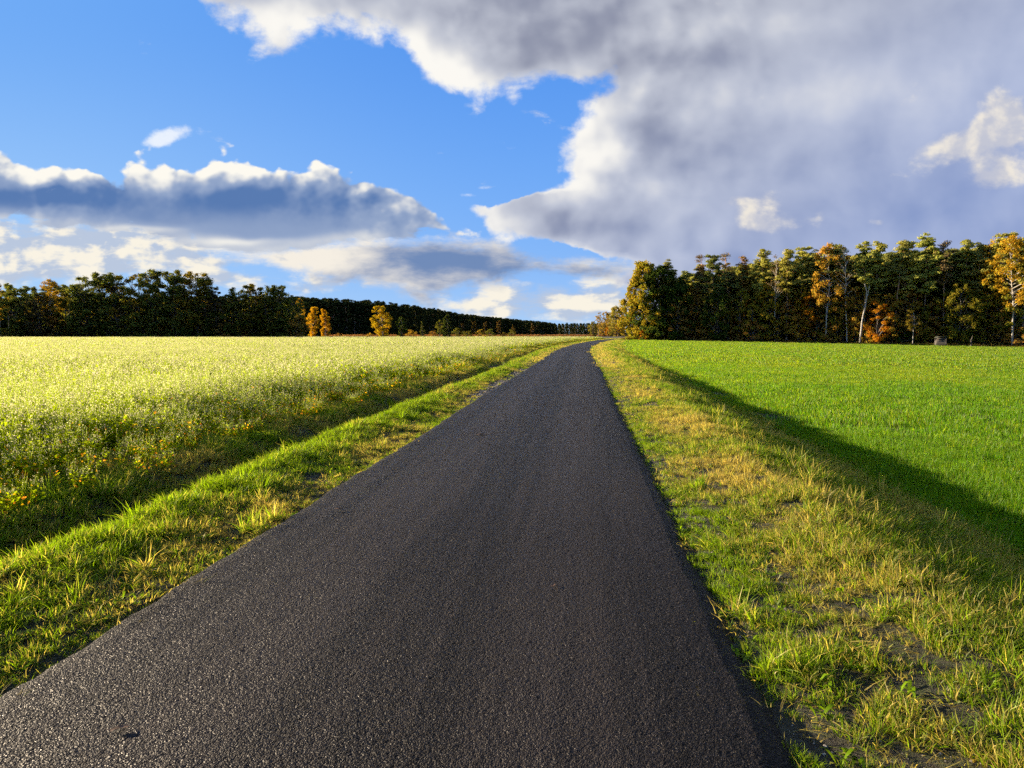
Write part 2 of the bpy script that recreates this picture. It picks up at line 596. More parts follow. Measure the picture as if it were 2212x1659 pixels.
gm, t, out = material("ground_soil")
pos = E(t, t.new('ShaderNodeNewGeometry').outputs['Position'])
n1 = t.noise(pos, 1.6, 5, 0.6)
n2 = t.noise(pos, 22.0, 4, 0.65)
n3 = t.noise(pos, 140.0, 3, 0.6)
soil = t.mix(n2, (0.010, 0.0075, 0.004), (0.034, 0.026, 0.013))
moss = t.mix(t.ss(n1 * 0.5 + n2 * 0.5, 0.4, 0.6), (0.012, 0.020, 0.002), (0.042, 0.052, 0.007))
cG = t.mix(t.ss(n2, 0.35, 0.65), soil, moss)
fld = t.mix(t.ss(n2 * 0.6 + n3 * 0.4, 0.35, 0.62), (0.022, 0.032, 0.004), (0.050, 0.085, 0.006))
cG = t.mix(t.attr('field'), cG, fld)
crp = t.mix(n2, (0.018, 0.018, 0.005), (0.045, 0.042, 0.010))
cG = t.mix(t.attr('crop'), cG, crp)
peb = t.voro(pos, 45.0, 'F1', 0, 0.5, out=1)
pebv = t.mix(1.0, t.mix(t.sep(peb)[0], (0.03, 0.027, 0.022), (0.13, 0.12, 0.10)), (1, 1, 1), 'MULTIPLY')
cG = t.mix(t.attr('gravel') * t.ss(n2, 0.38, 0.52), cG, pebv)
principled(t, out, Base_Color=cG, Roughness=0.95, Normal=bump(t, n2 * 0.8 + n3 * 0.8, 1.0, 0.06))
gme = mesh("ground", np.stack([gx, gy, GZ], 1), quads, [gm], True, dict(field=a_field, crop=a_crop, gravel=a_gravel))
obj("ground", gme, label="rolling soil of the verges and fields either side of the road", cat="ground", kind="structure")

# ------------------------------------------------------------------ asphalt road
# cross-section: flat crown, rounded shoulders dropping 7 cm
lat_off = np.array([-1.0, -0.985, -0.955, -0.91, -0.8, -0.6, -0.4, -0.2, 0, 0.2, 0.4, 0.6, 0.8, 0.90, 0.945, 0.98, 1.0]) * (RW + 0.03)
zz = np.array([-0.10, -0.035, 0.0, 0.012, 0.018, 0.028, 0.034, 0.037, 0.038, 0.037, 0.034, 0.028, 0.016, 0.002, -0.022, -0.065, -0.11])
kk = len(lat_off)
RC = [CL[0]]
for a_, b_ in zip(CL[:-1], CL[1:]):
    stp = 0.05 if -0.5 < a_[1] < 14 else (0.12 if a_[1] < 45 and a_[1] > 0 else 5.0)
    m_ = max(1, int(np.linalg.norm(b_ - a_) / stp))
    for q_ in range(1, m_ + 1):
        RC.append(a_ + (b_ - a_) * q_ / m_)
RC = np.array(RC)
RN = np.gradient(RC, axis=0); RN /= np.linalg.norm(RN, axis=1)[:, None]
RN = np.stack([np.convolve(np.pad(RN[:, 1], 6, mode='edge'), np.ones(13) / 13, 'valid'), -np.convolve(np.pad(RN[:, 0], 6, mode='edge'), np.ones(13) / 13, 'valid')], 1)
ry_ = RC[:, 1]
rag = (vnoise(ry_ * 0.8, ry_ * 0, 4) - 0.5) * 0.05 + (vnoise(ry_ * 3.1, ry_ * 0, 14) - 0.5) * 0.035 + (vnoise(ry_ * 11.0, ry_ * 0, 24) - 0.5) * 0.028
rag2 = (vnoise(ry_ * 0.7, ry_ * 0 + 7, 9) - 0.5) * 0.05 + (vnoise(ry_ * 3.3, ry_ * 0 + 7, 19) - 0.5) * 0.035 + (vnoise(ry_ * 12.0, ry_ * 0 + 3, 29) - 0.5) * 0.028
RV = np.zeros((len(RC), kk, 3))
for k in range(kk):
    off = lat_off[k] + (rag2 if lat_off[k] > 0 else rag) * sstep(abs(lat_off[k]), 1.4, 1.72)
    RV[:, k, 0] = RC[:, 0] + RN[:, 0] * off
    RV[:, k, 1] = RC[:, 1] + RN[:, 1] * off
    RV[:, k, 2] = zz[k]
i0 = np.arange(len(RC) - 1)[:, None] * kk
j0 = np.arange(kk - 1)[None, :]
rq = np.stack([i0 + j0, i0 + j0 + 1, i0 + kk + j0 + 1, i0 + kk + j0], -1).reshape(-1, 4)
rm, t, out = material("asphalt")
pos = E(t, t.new('ShaderNodeNewGeometry').outputs['Position'])
v1 = t.voro(pos, 125.0, 'F1', 0)
v1c = t.voro(pos, 125.0, 'F1', 0, out=1)
v2 = t.voro(pos, 48.0, 'F1', 0)
nn = t.noise(pos, 60.0, 3, 0.6)
nl = t.noise(pos, 0.55, 4, 0.6)
nm = t.noise(pos, 6.0, 4, 0.6)
# tracks worn along the road: lighter aggregate in the wheel lines
lat_a = t.attr('lat')
worn = t.ss(t.m('ABSOLUTE', t.m('ABSOLUTE', lat_a) - 0.78), 0.55, 0.15)
chip = t.sep(v1c)
base = t.mix(t.ss(chip[0], 0.2, 0.95), (0.003, 0.0025, 0.0026), (0.027, 0.0215, 0.0205))
base = t.mix(t.ss(chip[1], 0.88, 0.95), base, (0.11, 0.095, 0.08))
base = t.mix(t.ss(v1, 0.28, 0.55), base, (0.004, 0.004, 0.0045))
base = t.mix((t.ss(nl + nm * 0.4, 0.55, 0.85) * 0.45), base, (0.007, 0.006, 0.0065))
strk = t.noise(t.comb(lat_a * 7.0, t.sep(pos)[1] * 0.22, 0.0), 1.0, 4, 0.6)
base = t.mix(t.ss(strk, 0.42, 0.70) * 0.28, base, (0.040, 0.033, 0.031))
base = t.mix(t.ss(strk, 0.50, 0.30) * 0.30, base, (0.006, 0.005, 0.005))
base = t.mix(worn * 0.22, base, (0.038, 0.032, 0.031))
hgt = (1.0 - v1) * 0.75 + (1.0 - v2) * 0.55 + nn * 0.8 + nm * 0.5
bp = bump(t, hgt, 1.0, 0.011)
rough = t.m('MULTIPLY_ADD', chip[2], 0.45, 0.35)
principled(t, out, Base_Color=base, Roughness=rough, Specular_IOR_Level=0.11, Normal=bp)
lata = np.tile(lat_off, len(RC))


def stones(x, y, cell, seed):
    """height field of packed chippings"""
    gx_, gy_ = x / cell, y / cell
    xi, yi = np.floor(gx_).astype(np.int64), np.floor(gy_).astype(np.int64)
    best = np.zeros_like(x)
    for ax in (-1, 0, 1):
        for ay in (-1, 0, 1):
            cx, cy_ = xi + ax, yi + ay
            hsh = lambda s_: (((((cx * 374761393 + cy_ * 668265263 + s_ * 2246822519) & 0xFFFFFFFF) ^ (((cx * 374761393 + cy_ * 668265263 + s_ * 2246822519) & 0xFFFFFFFF) >> 13)) * 1274126177) & 0xFFFFFFFF) / 4294967296.0
            px_, py_ = cx + hsh(seed + 1), cy_ + hsh(seed + 2)
            hh_ = 0.35 + 0.65 * hsh(seed + 3)
            rr_ = 0.62 + 0.35 * hsh(seed + 4)
            d2_ = ((gx_ - px_) ** 2 + (gy_ - py_) ** 2) / rr_ ** 2
            best = np.maximum(best, hh_ * np.clip(1 - d2_, 0, 1) ** 0.6)
    return best


# the stretch at the viewer's feet gets real chippings: split the strip there
arcR = np.concatenate([[0], np.cumsum(np.linalg.norm(np.diff(RC, axis=0), axis=1))])
k0, k1 = np.searchsorted(RC[:, 1], 1.0), np.searchsorted(RC[:, 1], 8.5)
sn = [arcR[k0]]
while sn[-1] < arcR[k1]:
    yy = np.interp(sn[-1], arcR, RC[:, 1])
    sn.append(sn[-1] + max(0.006, 0.0024 * yy))
sn = np.array(sn); sn[-1] = arcR[k1]
uu = np.linspace(lat_off[0], lat_off[-1], 560)
NR_ = [np.stack([np.interp(sn, arcR, RV[:, k, i]) for k in range(kk)], 1) for i in range(3)]      # coarse profile at the fine rows
NX = np.stack([np.interp(uu, lat_off, r_) for r_ in NR_[0]]); NY = np.stack([np.interp(uu, lat_off, r_) for r_ in NR_[1]]); NZ = np.stack([np.interp(uu, lat_off, r_) for r_ in NR_[2]])
fade = (sstep(NY, 8.4, 5.5) * sstep(NY, 1.0, 1.1)) * np.clip(1 - (np.abs(uu) / (RW + 0.03)) ** 40, 0, 1)[None, :]
hst = stones(NX.ravel(), NY.ravel(), 0.0105, 5).reshape(NX.shape) * 0.65 + stones(NX.ravel(), NY.ravel(), 0.017, 9).reshape(NX.shape) * 0.5 + (vnoise(NX.ravel() * 14, NY.ravel() * 14, 8).reshape(NX.shape) - 0.5) * 0.35
NZ = NZ + (hst - 0.55) * 0.0052 * fade
nv = RV.reshape(-1, 3)
keep_rows = np.arange(len(RC) - 1)
keep_rows = keep_rows[(keep_rows < k0) | (keep_rows >= k1)]
rq = ((keep_rows * kk)[:, None, None] + np.stack([j0[0], j0[0] + 1, kk + j0[0] + 1, kk + j0[0]], -1)[None]).reshape(-1, 4)
nu, ns = len(uu), len(sn)
qi = np.arange(ns - 1)[:, None] * nu; qj = np.arange(nu - 1)[None, :]
nq = np.stack([qi + qj, qi + qj + 1, qi + nu + qj + 1, qi + nu + qj], -1).reshape(-1, 4) + len(nv)
RV = np.concatenate([nv, np.stack([NX, NY, NZ], -1).reshape(-1, 3)])
rq = np.concatenate([rq, nq])
lata = np.concatenate([lata, np.tile(uu, ns)])
rme = mesh("road", RV.reshape(-1, 3), rq, [rm], True, dict(lat=lata))
obj("road", rme, label="dark narrow asphalt road curving right into the distance", cat="road", kind="structure")
# ------------------------------------------------------------------ scattering by geometry nodes (only for uncountable growth)
PROTO = bpy.data.collections.new("growth_sources")      # never linked to the scene


def proto(name, me):
    o = bpy.data.objects.new(name, me)
    PROTO.objects.link(o)
    return o


def scatter(name, protos, P_, rot, scl, tint, label, cat, idx=None, kind='stuff'):
    n = len(P_)
    me = bpy.data.meshes.new(name)
    me.vertices.add(n)
    me.vertices.foreach_set('co', np.asarray(P_, np.float32).ravel())
    def at(nm, typ, arr, key):
        a = me.attributes.new(nm, typ, 'POINT')
        a.data.foreach_set(key, arr)
    if idx is None:
        idx = RNG.integers(0, len(protos), n)
    at('rot', 'FLOAT_VECTOR', np.asarray(rot, np.float32).ravel(), 'vector')
    at('scl', 'FLOAT_VECTOR', np.asarray(scl, np.float32).ravel(), 'vector')
    at('tint', 'FLOAT', np.asarray(tint, np.float32), 'value')
    at('pick', 'INT', np.asarray(idx, np.int32), 'value')
    ng = bpy.data.node_groups.new(name + "_nodes", 'GeometryNodeTree')
    ng.interface.new_socket('Geometry', in_out='INPUT', socket_type='NodeSocketGeometry')
    ng.interface.new_socket('Geometry', in_out='OUTPUT', socket_type='NodeSocketGeometry')
    N, L = ng.nodes, ng.links
    gi, go = N.new('NodeGroupInput'), N.new('NodeGroupOutput')
    g2i = N.new('GeometryNodeGeometryToInstance')
    for p in reversed(protos):
        oi = N.new('GeometryNodeObjectInfo')
        oi.inputs['Object'].default_value = p
        oi.inputs['As Instance'].default_value = False
        L.new(oi.outputs['Geometry'], g2i.inputs[0])
    iop = N.new('GeometryNodeInstanceOnPoints')
    iop.inputs['Pick Instance'].default_value = True
    L.new(gi.outputs[0], iop.inputs['Points'])
    L.new(g2i.outputs[0], iop.inputs['Instance'])
    for nm, typ, key in (('rot', 'FLOAT_VECTOR', 'Rotation'), ('scl', 'FLOAT_VECTOR', 'Scale'), ('pick', 'INT', 'Instance Index')):
        na_ = N.new('GeometryNodeInputNamedAttribute')
        na_.data_type = typ
        na_.inputs[0].default_value = nm
        L.new(na_.outputs[0], iop.inputs[key])
    L.new(iop.outputs[0], go.inputs[0])
    o = obj(name, me, label=label, cat=cat, kind=kind)
    md = o.modifiers.new("scatter", 'NODES')
    md.node_group = ng
    return o


# ------------------------------------------------------------------ leaf / blade materials
def blade_material(name, green, straw, trans_gain=1.5, tf=0.45, rough=0.45, gloss=0.012, tipvar=0.35, satur=(0.4, 1.6)):
    """grass: straw/green by the plant's own tint, per-blade variation, translucent"""
    mt, t, out = material(name)
    tint = t.attr('tint', 'INSTANCER')
    h = t.attr('h')
    isl = E(t, t.new('ShaderNodeNewGeometry').outputs['Random Per Island'])
    rnd2 = t.m('FRACT', isl * 17.31)
    f = t.ss(tint + (isl - 0.5) * 0.9, 0.25, 0.75)
    c = t.mix(f, green, straw)
    c = t.mix(t.ss(h, 0.75, 1.0) * (rnd2 * tipvar), c, tuple(s_ * 1.1 for s_ in straw))
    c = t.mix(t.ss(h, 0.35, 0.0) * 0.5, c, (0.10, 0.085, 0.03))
    val = t.m('MULTIPLY_ADD', rnd2, satur[1] - satur[0], satur[0])
    c = t.mix(1.0, c, t.comb(val, val, val), 'MULTIPLY')
    tc = t.mix(1.0, c, (trans_gain * 1.05, trans_gain * 1.0, trans_gain * 0.55), 'MULTIPLY')
    d = t.new('ShaderNodeBsdfDiffuse'); t.put(d.inputs[0], c)
    tr = t.new('ShaderNodeBsdfTranslucent'); t.put(tr.inputs[0], tc)
    mx = t.new('ShaderNodeMixShader'); mx.inputs[0].default_value = tf
    t.l.new(d.outputs[0], mx.inputs[1]); t.l.new(tr.outputs[0], mx.inputs[2])
    if gloss > 0:
        gl = t.new('ShaderNodeBsdfGlossy'); gl.inputs['Roughness'].default_value = rough
        t.put(gl.inputs[0], (0.9, 0.95, 0.8))
        m2 = t.new('ShaderNodeMixShader'); m2.inputs[0].default_value = gloss
        t.l.new(mx.outputs[0], m2.inputs[1]); t.l.new(gl.outputs[0], m2.inputs[2])
        t.l.new(m2.outputs[0], out.inputs[0])
    else:
        t.l.new(mx.outputs[0], out.inputs[0])
    return mt


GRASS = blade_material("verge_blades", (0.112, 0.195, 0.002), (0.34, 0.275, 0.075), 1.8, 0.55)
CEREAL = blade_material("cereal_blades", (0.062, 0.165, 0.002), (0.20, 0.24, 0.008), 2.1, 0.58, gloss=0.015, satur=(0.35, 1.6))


def blades(rng, n, R, h0, h1, wd, lean, seg=2, curl=0.6, clump=1.0):
    """n tapered bent blades inside a disc -> verts, tris/quads as quads(np), attr h"""
    r = R * np.sqrt(rng.random(n)) ** clump
    a = rng.random(n) * 2 * PI
    bx, by = r * np.cos(a), r * np.sin(a)
    h = h0 + (h1 - h0) * rng.random(n) ** 1.3
    la = a + rng.normal(0, 1.2, n)
    ln = lean * rng.random(n) * h
    fa = rng.random(n) * PI
    V_, H = [], []
    for k in range(seg + 1):
        t_ = k / seg
        px = bx + np.cos(la) * ln * t_ ** (1 + curl)
        py = by + np.sin(la) * ln * t_ ** (1 + curl)
        pz = h * t_ * (1 - 0.35 * t_ * np.minimum(ln / h, 1.2))
        ww = wd * (0.5 + rng.random(n)) * (1.0 - 0.88 * t_ ** 1.5) * 0.5 if k == 0 else wd * (1.0 - 0.88 * t_ ** 1.5) * 0.5
        V_.append(np.stack([px - np.cos(fa) * ww, py - np.sin(fa) * ww, pz], 1))
        V_.append(np.stack([px + np.cos(fa) * ww, py + np.sin(fa) * ww, pz], 1))
        H += [np.full(n, t_)] * 2
    m_ = 2 * (seg + 1)
    V_ = np.stack(V_, 1).reshape(-1, 3)
    H = np.stack(H, 1).ravel()
    b0 = (np.arange(n) * m_)[:, None]
    q = np.concatenate([b0 + np.array([[2 * k, 2 * k + 1, 2 * k + 3, 2 * k + 2]]) for k in range(seg)], 0)
    return V_, q, H


def blade_proto(name, mat, seed, *args, **kw):
    v_, q, h_ = blades(np.random.default_rng(seed), *args, **kw)
    return proto(name, mesh(name, v_, q, [mat], False, dict(h=h_)))


def wedge_points(rng, n, r0, r1, a0, a1, uniform=True):
    r = np.sqrt(r0 ** 2 + (r1 ** 2 - r0 ** 2) * rng.random(n))
    a = np.radians(a0 + (a1 - a0) * rng.random(n))
    return r * np.sin(a), r * np.cos(a)


def finish(x, y, lat, sc, tint, rng, tilt=0.12, dz=0.0):
    z = terrain(x, y, lat) + dz
    n = len(x)
    rot = np.stack([rng.normal(0, tilt, n), rng.normal(0, tilt, n), rng.random(n) * 2 * PI], 1)
    scl = np.stack([sc, sc, sc], 1) if sc.ndim == 1 else sc
    return np.stack([x, y, z], 1), rot, scl, tint


def cat_(parts):
    return [np.concatenate([p[i] for p in parts]) for i in range(len(parts[0]))]


rng = np.random.default_rng(3)
# ---------------- verge grass on both sides of the road
GP = [blade_proto("grass_clump", GRASS, 20 + i, 46, 0.11, 0.05, 0.15, 0.0088, 1.15) for i in range(4)]
GP += [blade_proto("tall_tuft", GRASS, 30 + i, 44, 0.06, 0.10, 0.27, 0.009, 1.2, seg=3) for i in range(2)]
GP += [blade_proto("coarse_clump", GRASS, 40 + i, 60, 0.32, 0.06, 0.17, 0.016, 0.8) for i in range(2)]


def rosette(name, seed):
    r_ = np.random.default_rng(seed)
    V_, Q_, H_ = [], [], []
    for i in range(16):
        a = r_.random() * 2 * PI; L_ = 0.05 + 0.06 * r_.random(); w_ = L_ * (0.22 + 0.15 * r_.random()); up = 0.15 + 0.7 * r_.random()
        d_ = np.array([math.cos(a), math.sin(a), 0]); b_ = np.array([-math.sin(a), math.cos(a), 0.1])
        ox = np.array([r_.normal(0, .05), r_.normal(0, .05), 0.004])
        pts = [(0, 0.15, 0), (0.35, 0.8, 0.6), (0.7, 1.0, 0.9), (1.0, 0.15, 0.8)]
        o_ = len(V_)
        for t_, ww, zz_ in pts:
            c = ox + d_ * L_ * t_ + np.array([0, 0, zz_ * up * L_])
            V_ += [c - b_ * w_ * ww * 0.5, c + b_ * w_ * ww * 0.5]; H_ += [0.5, 0.5]
        Q_ += [(o_ + 2 * k, o_ + 2 * k + 1, o_ + 2 * k + 3, o_ + 2 * k + 2) for k in range(3)]
    return proto(name, mesh(name, np.array(V_), np.array(Q_), [GRASS], False, dict(h=np.array(H_))))


GP += [rosette("weed_rosette", 50 + i) for i in range(2)]
GP += [blade_proto("thatch_clump", GRASS, 55 + i, 60, 0.16, 0.015, 0.035, 0.005, 5.0) for i in range(2)]


def verge_band(n, y0, y1, coarse):
    """points along both verges between distances y0 and y1"""
    s0 = np.searchsorted(CL[:, 1], y0); s1_ = np.searchsorted(CL[:, 1], y1)
    arc = np.concatenate([[0], np.cumsum(np.linalg.norm(np.diff(CL, axis=0), axis=1))])
    a_ = arc[s0] + rng.random(n) * (arc[min(s1_, len(CL) - 2)] - arc[s0])
    i = np.clip(np.searchsorted(arc, a_) - 1, 0, len(CL) - 2)
    f = ((a_ - arc[i]) / (arc[i + 1] - arc[i]))[:, None]
    c = CL[i] * (1 - f) + CL[i + 1] * f
    nrm = CNR[i]
    right = rng.random(n) < 0.51
    e = np.where(right, -0.11 + 4.6 * rng.random(n), -0.10 + 3.6 * rng.random(n))
    lat = np.where(right, e + RW, -(e + RW))
    x = c[:, 0] + nrm[:, 0] * lat; y = c[:, 1] + nrm[:, 1] * lat
    nz = fbm(x * 0.9, y * 0.9, 21); nz2 = fbm(x * 2.6, y * 2.6, 31); nz3 = fbm(x * 0.35, y * 0.35, 41)
    # right side
    hR = np.interp(e, [0, 0.25, 0.8, 1.3, 2.0, 2.7, 3.6, 4.3], [0.35, 0.45, 0.55, 0.75, 1.10, 1.05, 0.9, 0.85])
    tR = np.interp(e, [0, 0.3, 0.6, 1.1, 1.6, 2.4, 3.0, 3.7, 4.4], [0.10, 0.30, 0.56, 0.58, 0.34, 0.20, 0.40, 0.40, 0.15])
    nzh = fbm(x * 6.5, y * 6.5, 61)
    mk = 0.62 * nzh + 0.28 * nz2 + 0.10 * nz
    keepR = mk > np.interp(e, [0, 0.25, 1.0, 1.6, 2.2, 3.5], [0.46, 0.44, 0.42, 0.38, 0.32, 0.25])
    # left side
    e = np.where(right, e, e * 1.18)
    hL = np.interp(e, [0, 0.25, 0.5, 0.8, 1.3, 1.8, 2.4, 3.1], [0.35, 0.42, 0.48, 0.62, 0.78, 0.65, 0.65, 0.9])
    tL = np.interp(e, [0, 0.3, 0.55, 0.85, 1.4, 1.7, 2.0, 2.5, 3.0], [0.34, 0.55, 0.48, 0.14, 0.06, 0.14, 0.42, 0.60, 0.45])
    keepL = np.where(e < 0.55, mk > 0.46, mk > 0.34)
    h_ = np.where(right, hR, hL); tn = np.where(right, tR, tL)
    keep = np.where(right, keepR, keepL)
    small = (~keep) & (rng.random(n) < 0.62)
    h_ = np.where(small, 0.22 + 0.2 * rng.random(n), h_)
    keep = keep | small
    gravelgap = (~right) & (e < 0.45) & (y > 19) & (y < 35) & (nz2 < 0.62)
    keep &= ~gravelgap
    sc = h_ * (0.35 + 1.05 * nz2 + 0.4 * rng.random(n))
    tint = np.clip(tn + (nz - 0.5) * 1.2 + (nz3 - 0.5) * 0.5 + rng.normal(0, 0.10, n), 0, 1)
    pick = rng.integers(0, 4, n)
    pick = np.where((rng.random(n) < 0.035) & (e > 0.35), rng.integers(4, 6, n), pick)
    ro = rng.random(n)
    pick = np.where((ro < 0.10) & (e < 1.4), rng.integers(8, 10, n), pick)
    th_ = (ro > 0.84) & (tint > 0.4)
    pick = np.where(th_, rng.integers(10, 12, n), pick)
    lit_ = small & (rng.random(n) < 0.45)
    pick = np.where(lit_, rng.integers(8, 12, n), pick)
    th_ = (th_ | lit_) & (pick >= 10)
    tint = np.where(th_, 0.85, np.where((ro < 0.10) & (e < 1.4), tint * 0.4, tint))
    sc = np.where(th_, 1.0 + 0.4 * rng.random(n), np.where((ro < 0.10) & (e < 1.4), 0.40 + 0.40 * rng.random(n), sc))
    if coarse:
        pick = rng.integers(6, 8, n)
        sc = sc * 1.0
    x, y, lat, sc, tint, pick = (q[keep] for q in (x, y, lat, sc, tint, pick))
    return finish(x, y, lat, sc, tint, rng, 0.18) + (pick,)


vb = [verge_band(11500, 1.0, 7.5, False), verge_band(10300, 7.5, 16, False), verge_band(11500, 16, 36, False), verge_band(5200, 34, 95, True), verge_band(5200, 90, 300, True)]
# conspicuous tufts that lean over the asphalt
tx, ty = [], []
for px, py in [(560, 1130), (590, 1115), (540, 1140), (300, 1230), (60, 1290), (30, 1330), (120, 1300), (1620, 1330), (1690, 1420), (1725, 1440), (1500, 1050), (1905, 1330), (1560, 1180), (2140, 1290), (1850, 1240), (160, 1240), (40, 1255)]:
    g_ = gnd(px, py)
    for k in range(3):
        tx.append(g_[0] + rng.normal(0, 0.05)); ty.append(g_[1] + rng.normal(0, 0.06))
tx, ty = np.array(tx), np.array(ty)
lt = lateral(tx, ty)
tx_keep = None
lt2 = np.where(np.abs(lt) < RW + 0.03, np.sign(lt) * (RW + 0.05), lt)
tt = finish(tx, ty, lt2, 0.50 + 0.40 * rng.random(len(tx)), np.clip(rng.normal(0.22, 0.12, len(tx)), 0, 1), rng, 0.15) + (rng.integers(4, 6, len(tx)),)
Pv, Rv, Sv, Tv, Iv = cat_(vb + [tt])
scatter("verge_grass", GP, Pv, Rv, Sv, Tv, "tufty green and straw coloured grass along both road edges", "grass", Iv)

# ---------------- young cereal on the right
CPR = [blade_proto("cereal_patch", CEREAL, 60 + i, 110, 0.27, 0.09, 0.21, 0.0085, 0.6) for i in range(3)]
CPR += [blade_proto("cereal_patch_mid", CEREAL, 70 + i, 110, 0.50, 0.09, 0.20, 0.015, 0.55) for i in range(2)]
CPR += [blade_proto("cereal_patch_far", CEREAL, 80 + i, 150, 1.3, 0.09, 0.18, 0.04, 0.5, seg=1) for i in range(2)]


def cereal_band(n, r0, r1, lo, hi):
    x, y = wedge_points(rng, n, r0, r1, 2, 44)
    lat = lateral(x, y)
    e = lat - RW
    edge = 4.3 + (fbm(x * 0.4, y * 0.4, 51) - 0.5) * 1.2
    k = (e > edge) & (y < forest_front(x) + 2)
    # bare earth scraps along the field's edge
    bare = (e < edge + 1.0) & (vnoise(x * 0.9, y * 0.9, 66) > 0.62)
    k &= ~bare
    x, y, lat = x[k], y[k], lat[k]
    nz = fbm(x * 0.25, y * 0.25, 71); nz2 = fbm(x * 1.6, y * 1.6, 72)
    rows = np.sin(lat * 2 * PI / 4.0)
    sc = 0.75 + 0.35 * nz2 + 0.2 * rng.random(len(x))
    sc = np.where((rows > 0.93) & (nz2 > 0.35), sc * 0.62, sc)
    tint = np.clip(0.20 + (nz - 0.5) * 0.5 + (nz2 - 0.5) * 0.3 + rng.normal(0, 0.08, len(x)) + 0.30 * sstep(np.hypot(x, y), 10, 60) - 0.06, 0, 1)
    return finish(x, y, lat, sc, tint, rng, 0.1) + (rng.integers(lo, hi, len(x)),)


def forest_front(x):
    """distance of the forest edge on the right at world x"""
    return np.interp(x, [20, 38, 119, 195], [203, 196, 165, 136])


cb = [cereal_band(6500, 4, 20, 0, 3), cereal_band(10500, 19, 62, 3, 5), cereal_band(17000, 58, 215, 5, 7)]
Pc, Rc, Sc_, Tc, Ic = cat_(cb)
scatter("field_grass", CPR, Pc, Rc, Sc_, Tc, "short bright green cereal crop filling the field right of the road", "field crop", Ic)
# ------------------------------------------------------------------ flowering catch crop on the left
def simple_leafy(name, base, trans, tf=0.45, var=(0.6, 1.4), yellow=None, yamount=0.0):
    mt, t, out = material(name)
    tint = t.attr('tint', 'INSTANCER')
    isl = E(t, t.new('ShaderNodeNewGeometry').outputs['Random Per Island'])
    r2 = t.m('FRACT', isl * 23.7)
    c = base
    if yellow:
        f = t.ss(isl + (tint - 0.5) * yamount, 0.90, 0.97)
        c = t.mix(f, base, yellow)
        c = t.mix(t.ss(r2, 0.85, 0.9) * f, c, (0.45, 0.16, 0.03))
    val = t.m('MULTIPLY_ADD', r2, var[1] - var[0], var[0])
    c = t.mix(1.0, c, t.comb(val, val, val), 'MULTIPLY')
    tc = t.mix(1.0, c, trans, 'MULTIPLY')
    d = t.new('ShaderNodeBsdfDiffuse'); t.put(d.inputs[0], c)
    tr = t.new('ShaderNodeBsdfTranslucent'); t.put(tr.inputs[0], tc)
    mx = t.new('ShaderNodeMixShader'); mx.inputs[0].default_value = tf
    t.l.new(d.outputs[0], mx.inputs[1]); t.l.new(tr.outputs[0], mx.inputs[2])
    t.l.new(mx.outputs[0], out.inputs[0])
    return mt


CLEAF = simple_leafy("crop_leaf", (0.165, 0.225, 0.006), (1.9, 1.8, 0.6), 0.70, (0.5, 1.5), (0.50, 0.29, 0.015), 0.5)
CSTEM = simple_leafy("crop_stem", (0.135, 0.182, 0.012), (1.8, 1.8, 0.6), 0.65)
mt, t, out = material("crop_flower")
isl = E(t, t.new('ShaderNodeNewGeometry').outputs['Random Per Island'])
cf = t.mix(t.ss(isl, 0.80, 0.95), (0.54, 0.51, 0.29), (0.45, 0.37, 0.42))
d = t.new('ShaderNodeBsdfDiffuse'); t.put(d.inputs[0], cf)
tr = t.new('ShaderNodeBsdfTranslucent'); t.put(tr.inputs[0], cf)
mx = t.new('ShaderNodeMixShader'); mx.inputs[0].default_value = 0.65
t.l.new(d.outputs[0], mx.inputs[1]); t.l.new(tr.outputs[0], mx.inputs[2]); t.l.new(mx.outputs[0], out.inputs[0])
CFLOW = mt


def quads_at(c, tdir, bdir, ln, wd):
    """rhombic leaves: centre c, long axis tdir, cross axis bdir"""
    ln = np.asarray(ln)[:, None]; wd = np.asarray(wd)[:, None]
    v_ = np.stack([c - tdir * ln * 0.5, c + bdir * wd * 0.5 - tdir * ln * 0.05, c + tdir * ln * 0.5, c - bdir * wd * 0.5 - tdir * ln * 0.05], 1)
    n = len(c)
    return v_.reshape(-1, 3), (np.arange(n) * 4)[:, None] + np.array([[0, 1, 2, 3]])


def unit(a):
    return a / np.maximum(np.linalg.norm(a, axis=1), 1e-9)[:, None]


def rand_dirs(r_, n):
    return unit(r_.normal(0, 1, (n, 3)))


def frame_from(r_, nrm):
    a = unit(np.cross(nrm, rand_dirs(r_, len(nrm))))
    return a, np.cross(nrm, a)


def strips(p0, p1, w0, w1, r_):
    """flat thin stems"""
    n = len(p0)
    a = unit(np.cross(p1 - p0, rand_dirs(r_, n)))
    v_ = np.stack([p0 - a * w0, p0 + a * w0, p1 + a * w1, p1 - a * w1], 1).reshape(-1, 3)
    return v_, (np.arange(n) * 4)[:, None] + np.array([[0, 1, 2, 3]])


def combine(parts):
    """[(V, Q, matindex)] -> V, Q, M"""
    Vs, Qs, Ms, off = [], [], [], 0
    for v_, q, m_ in parts:
        Vs.append(v_); Qs.append(q + off); Ms.append(np.full(len(q), m_)); off += len(v_)
    return np.concatenate(Vs), np.concatenate(Qs), np.concatenate(Ms)


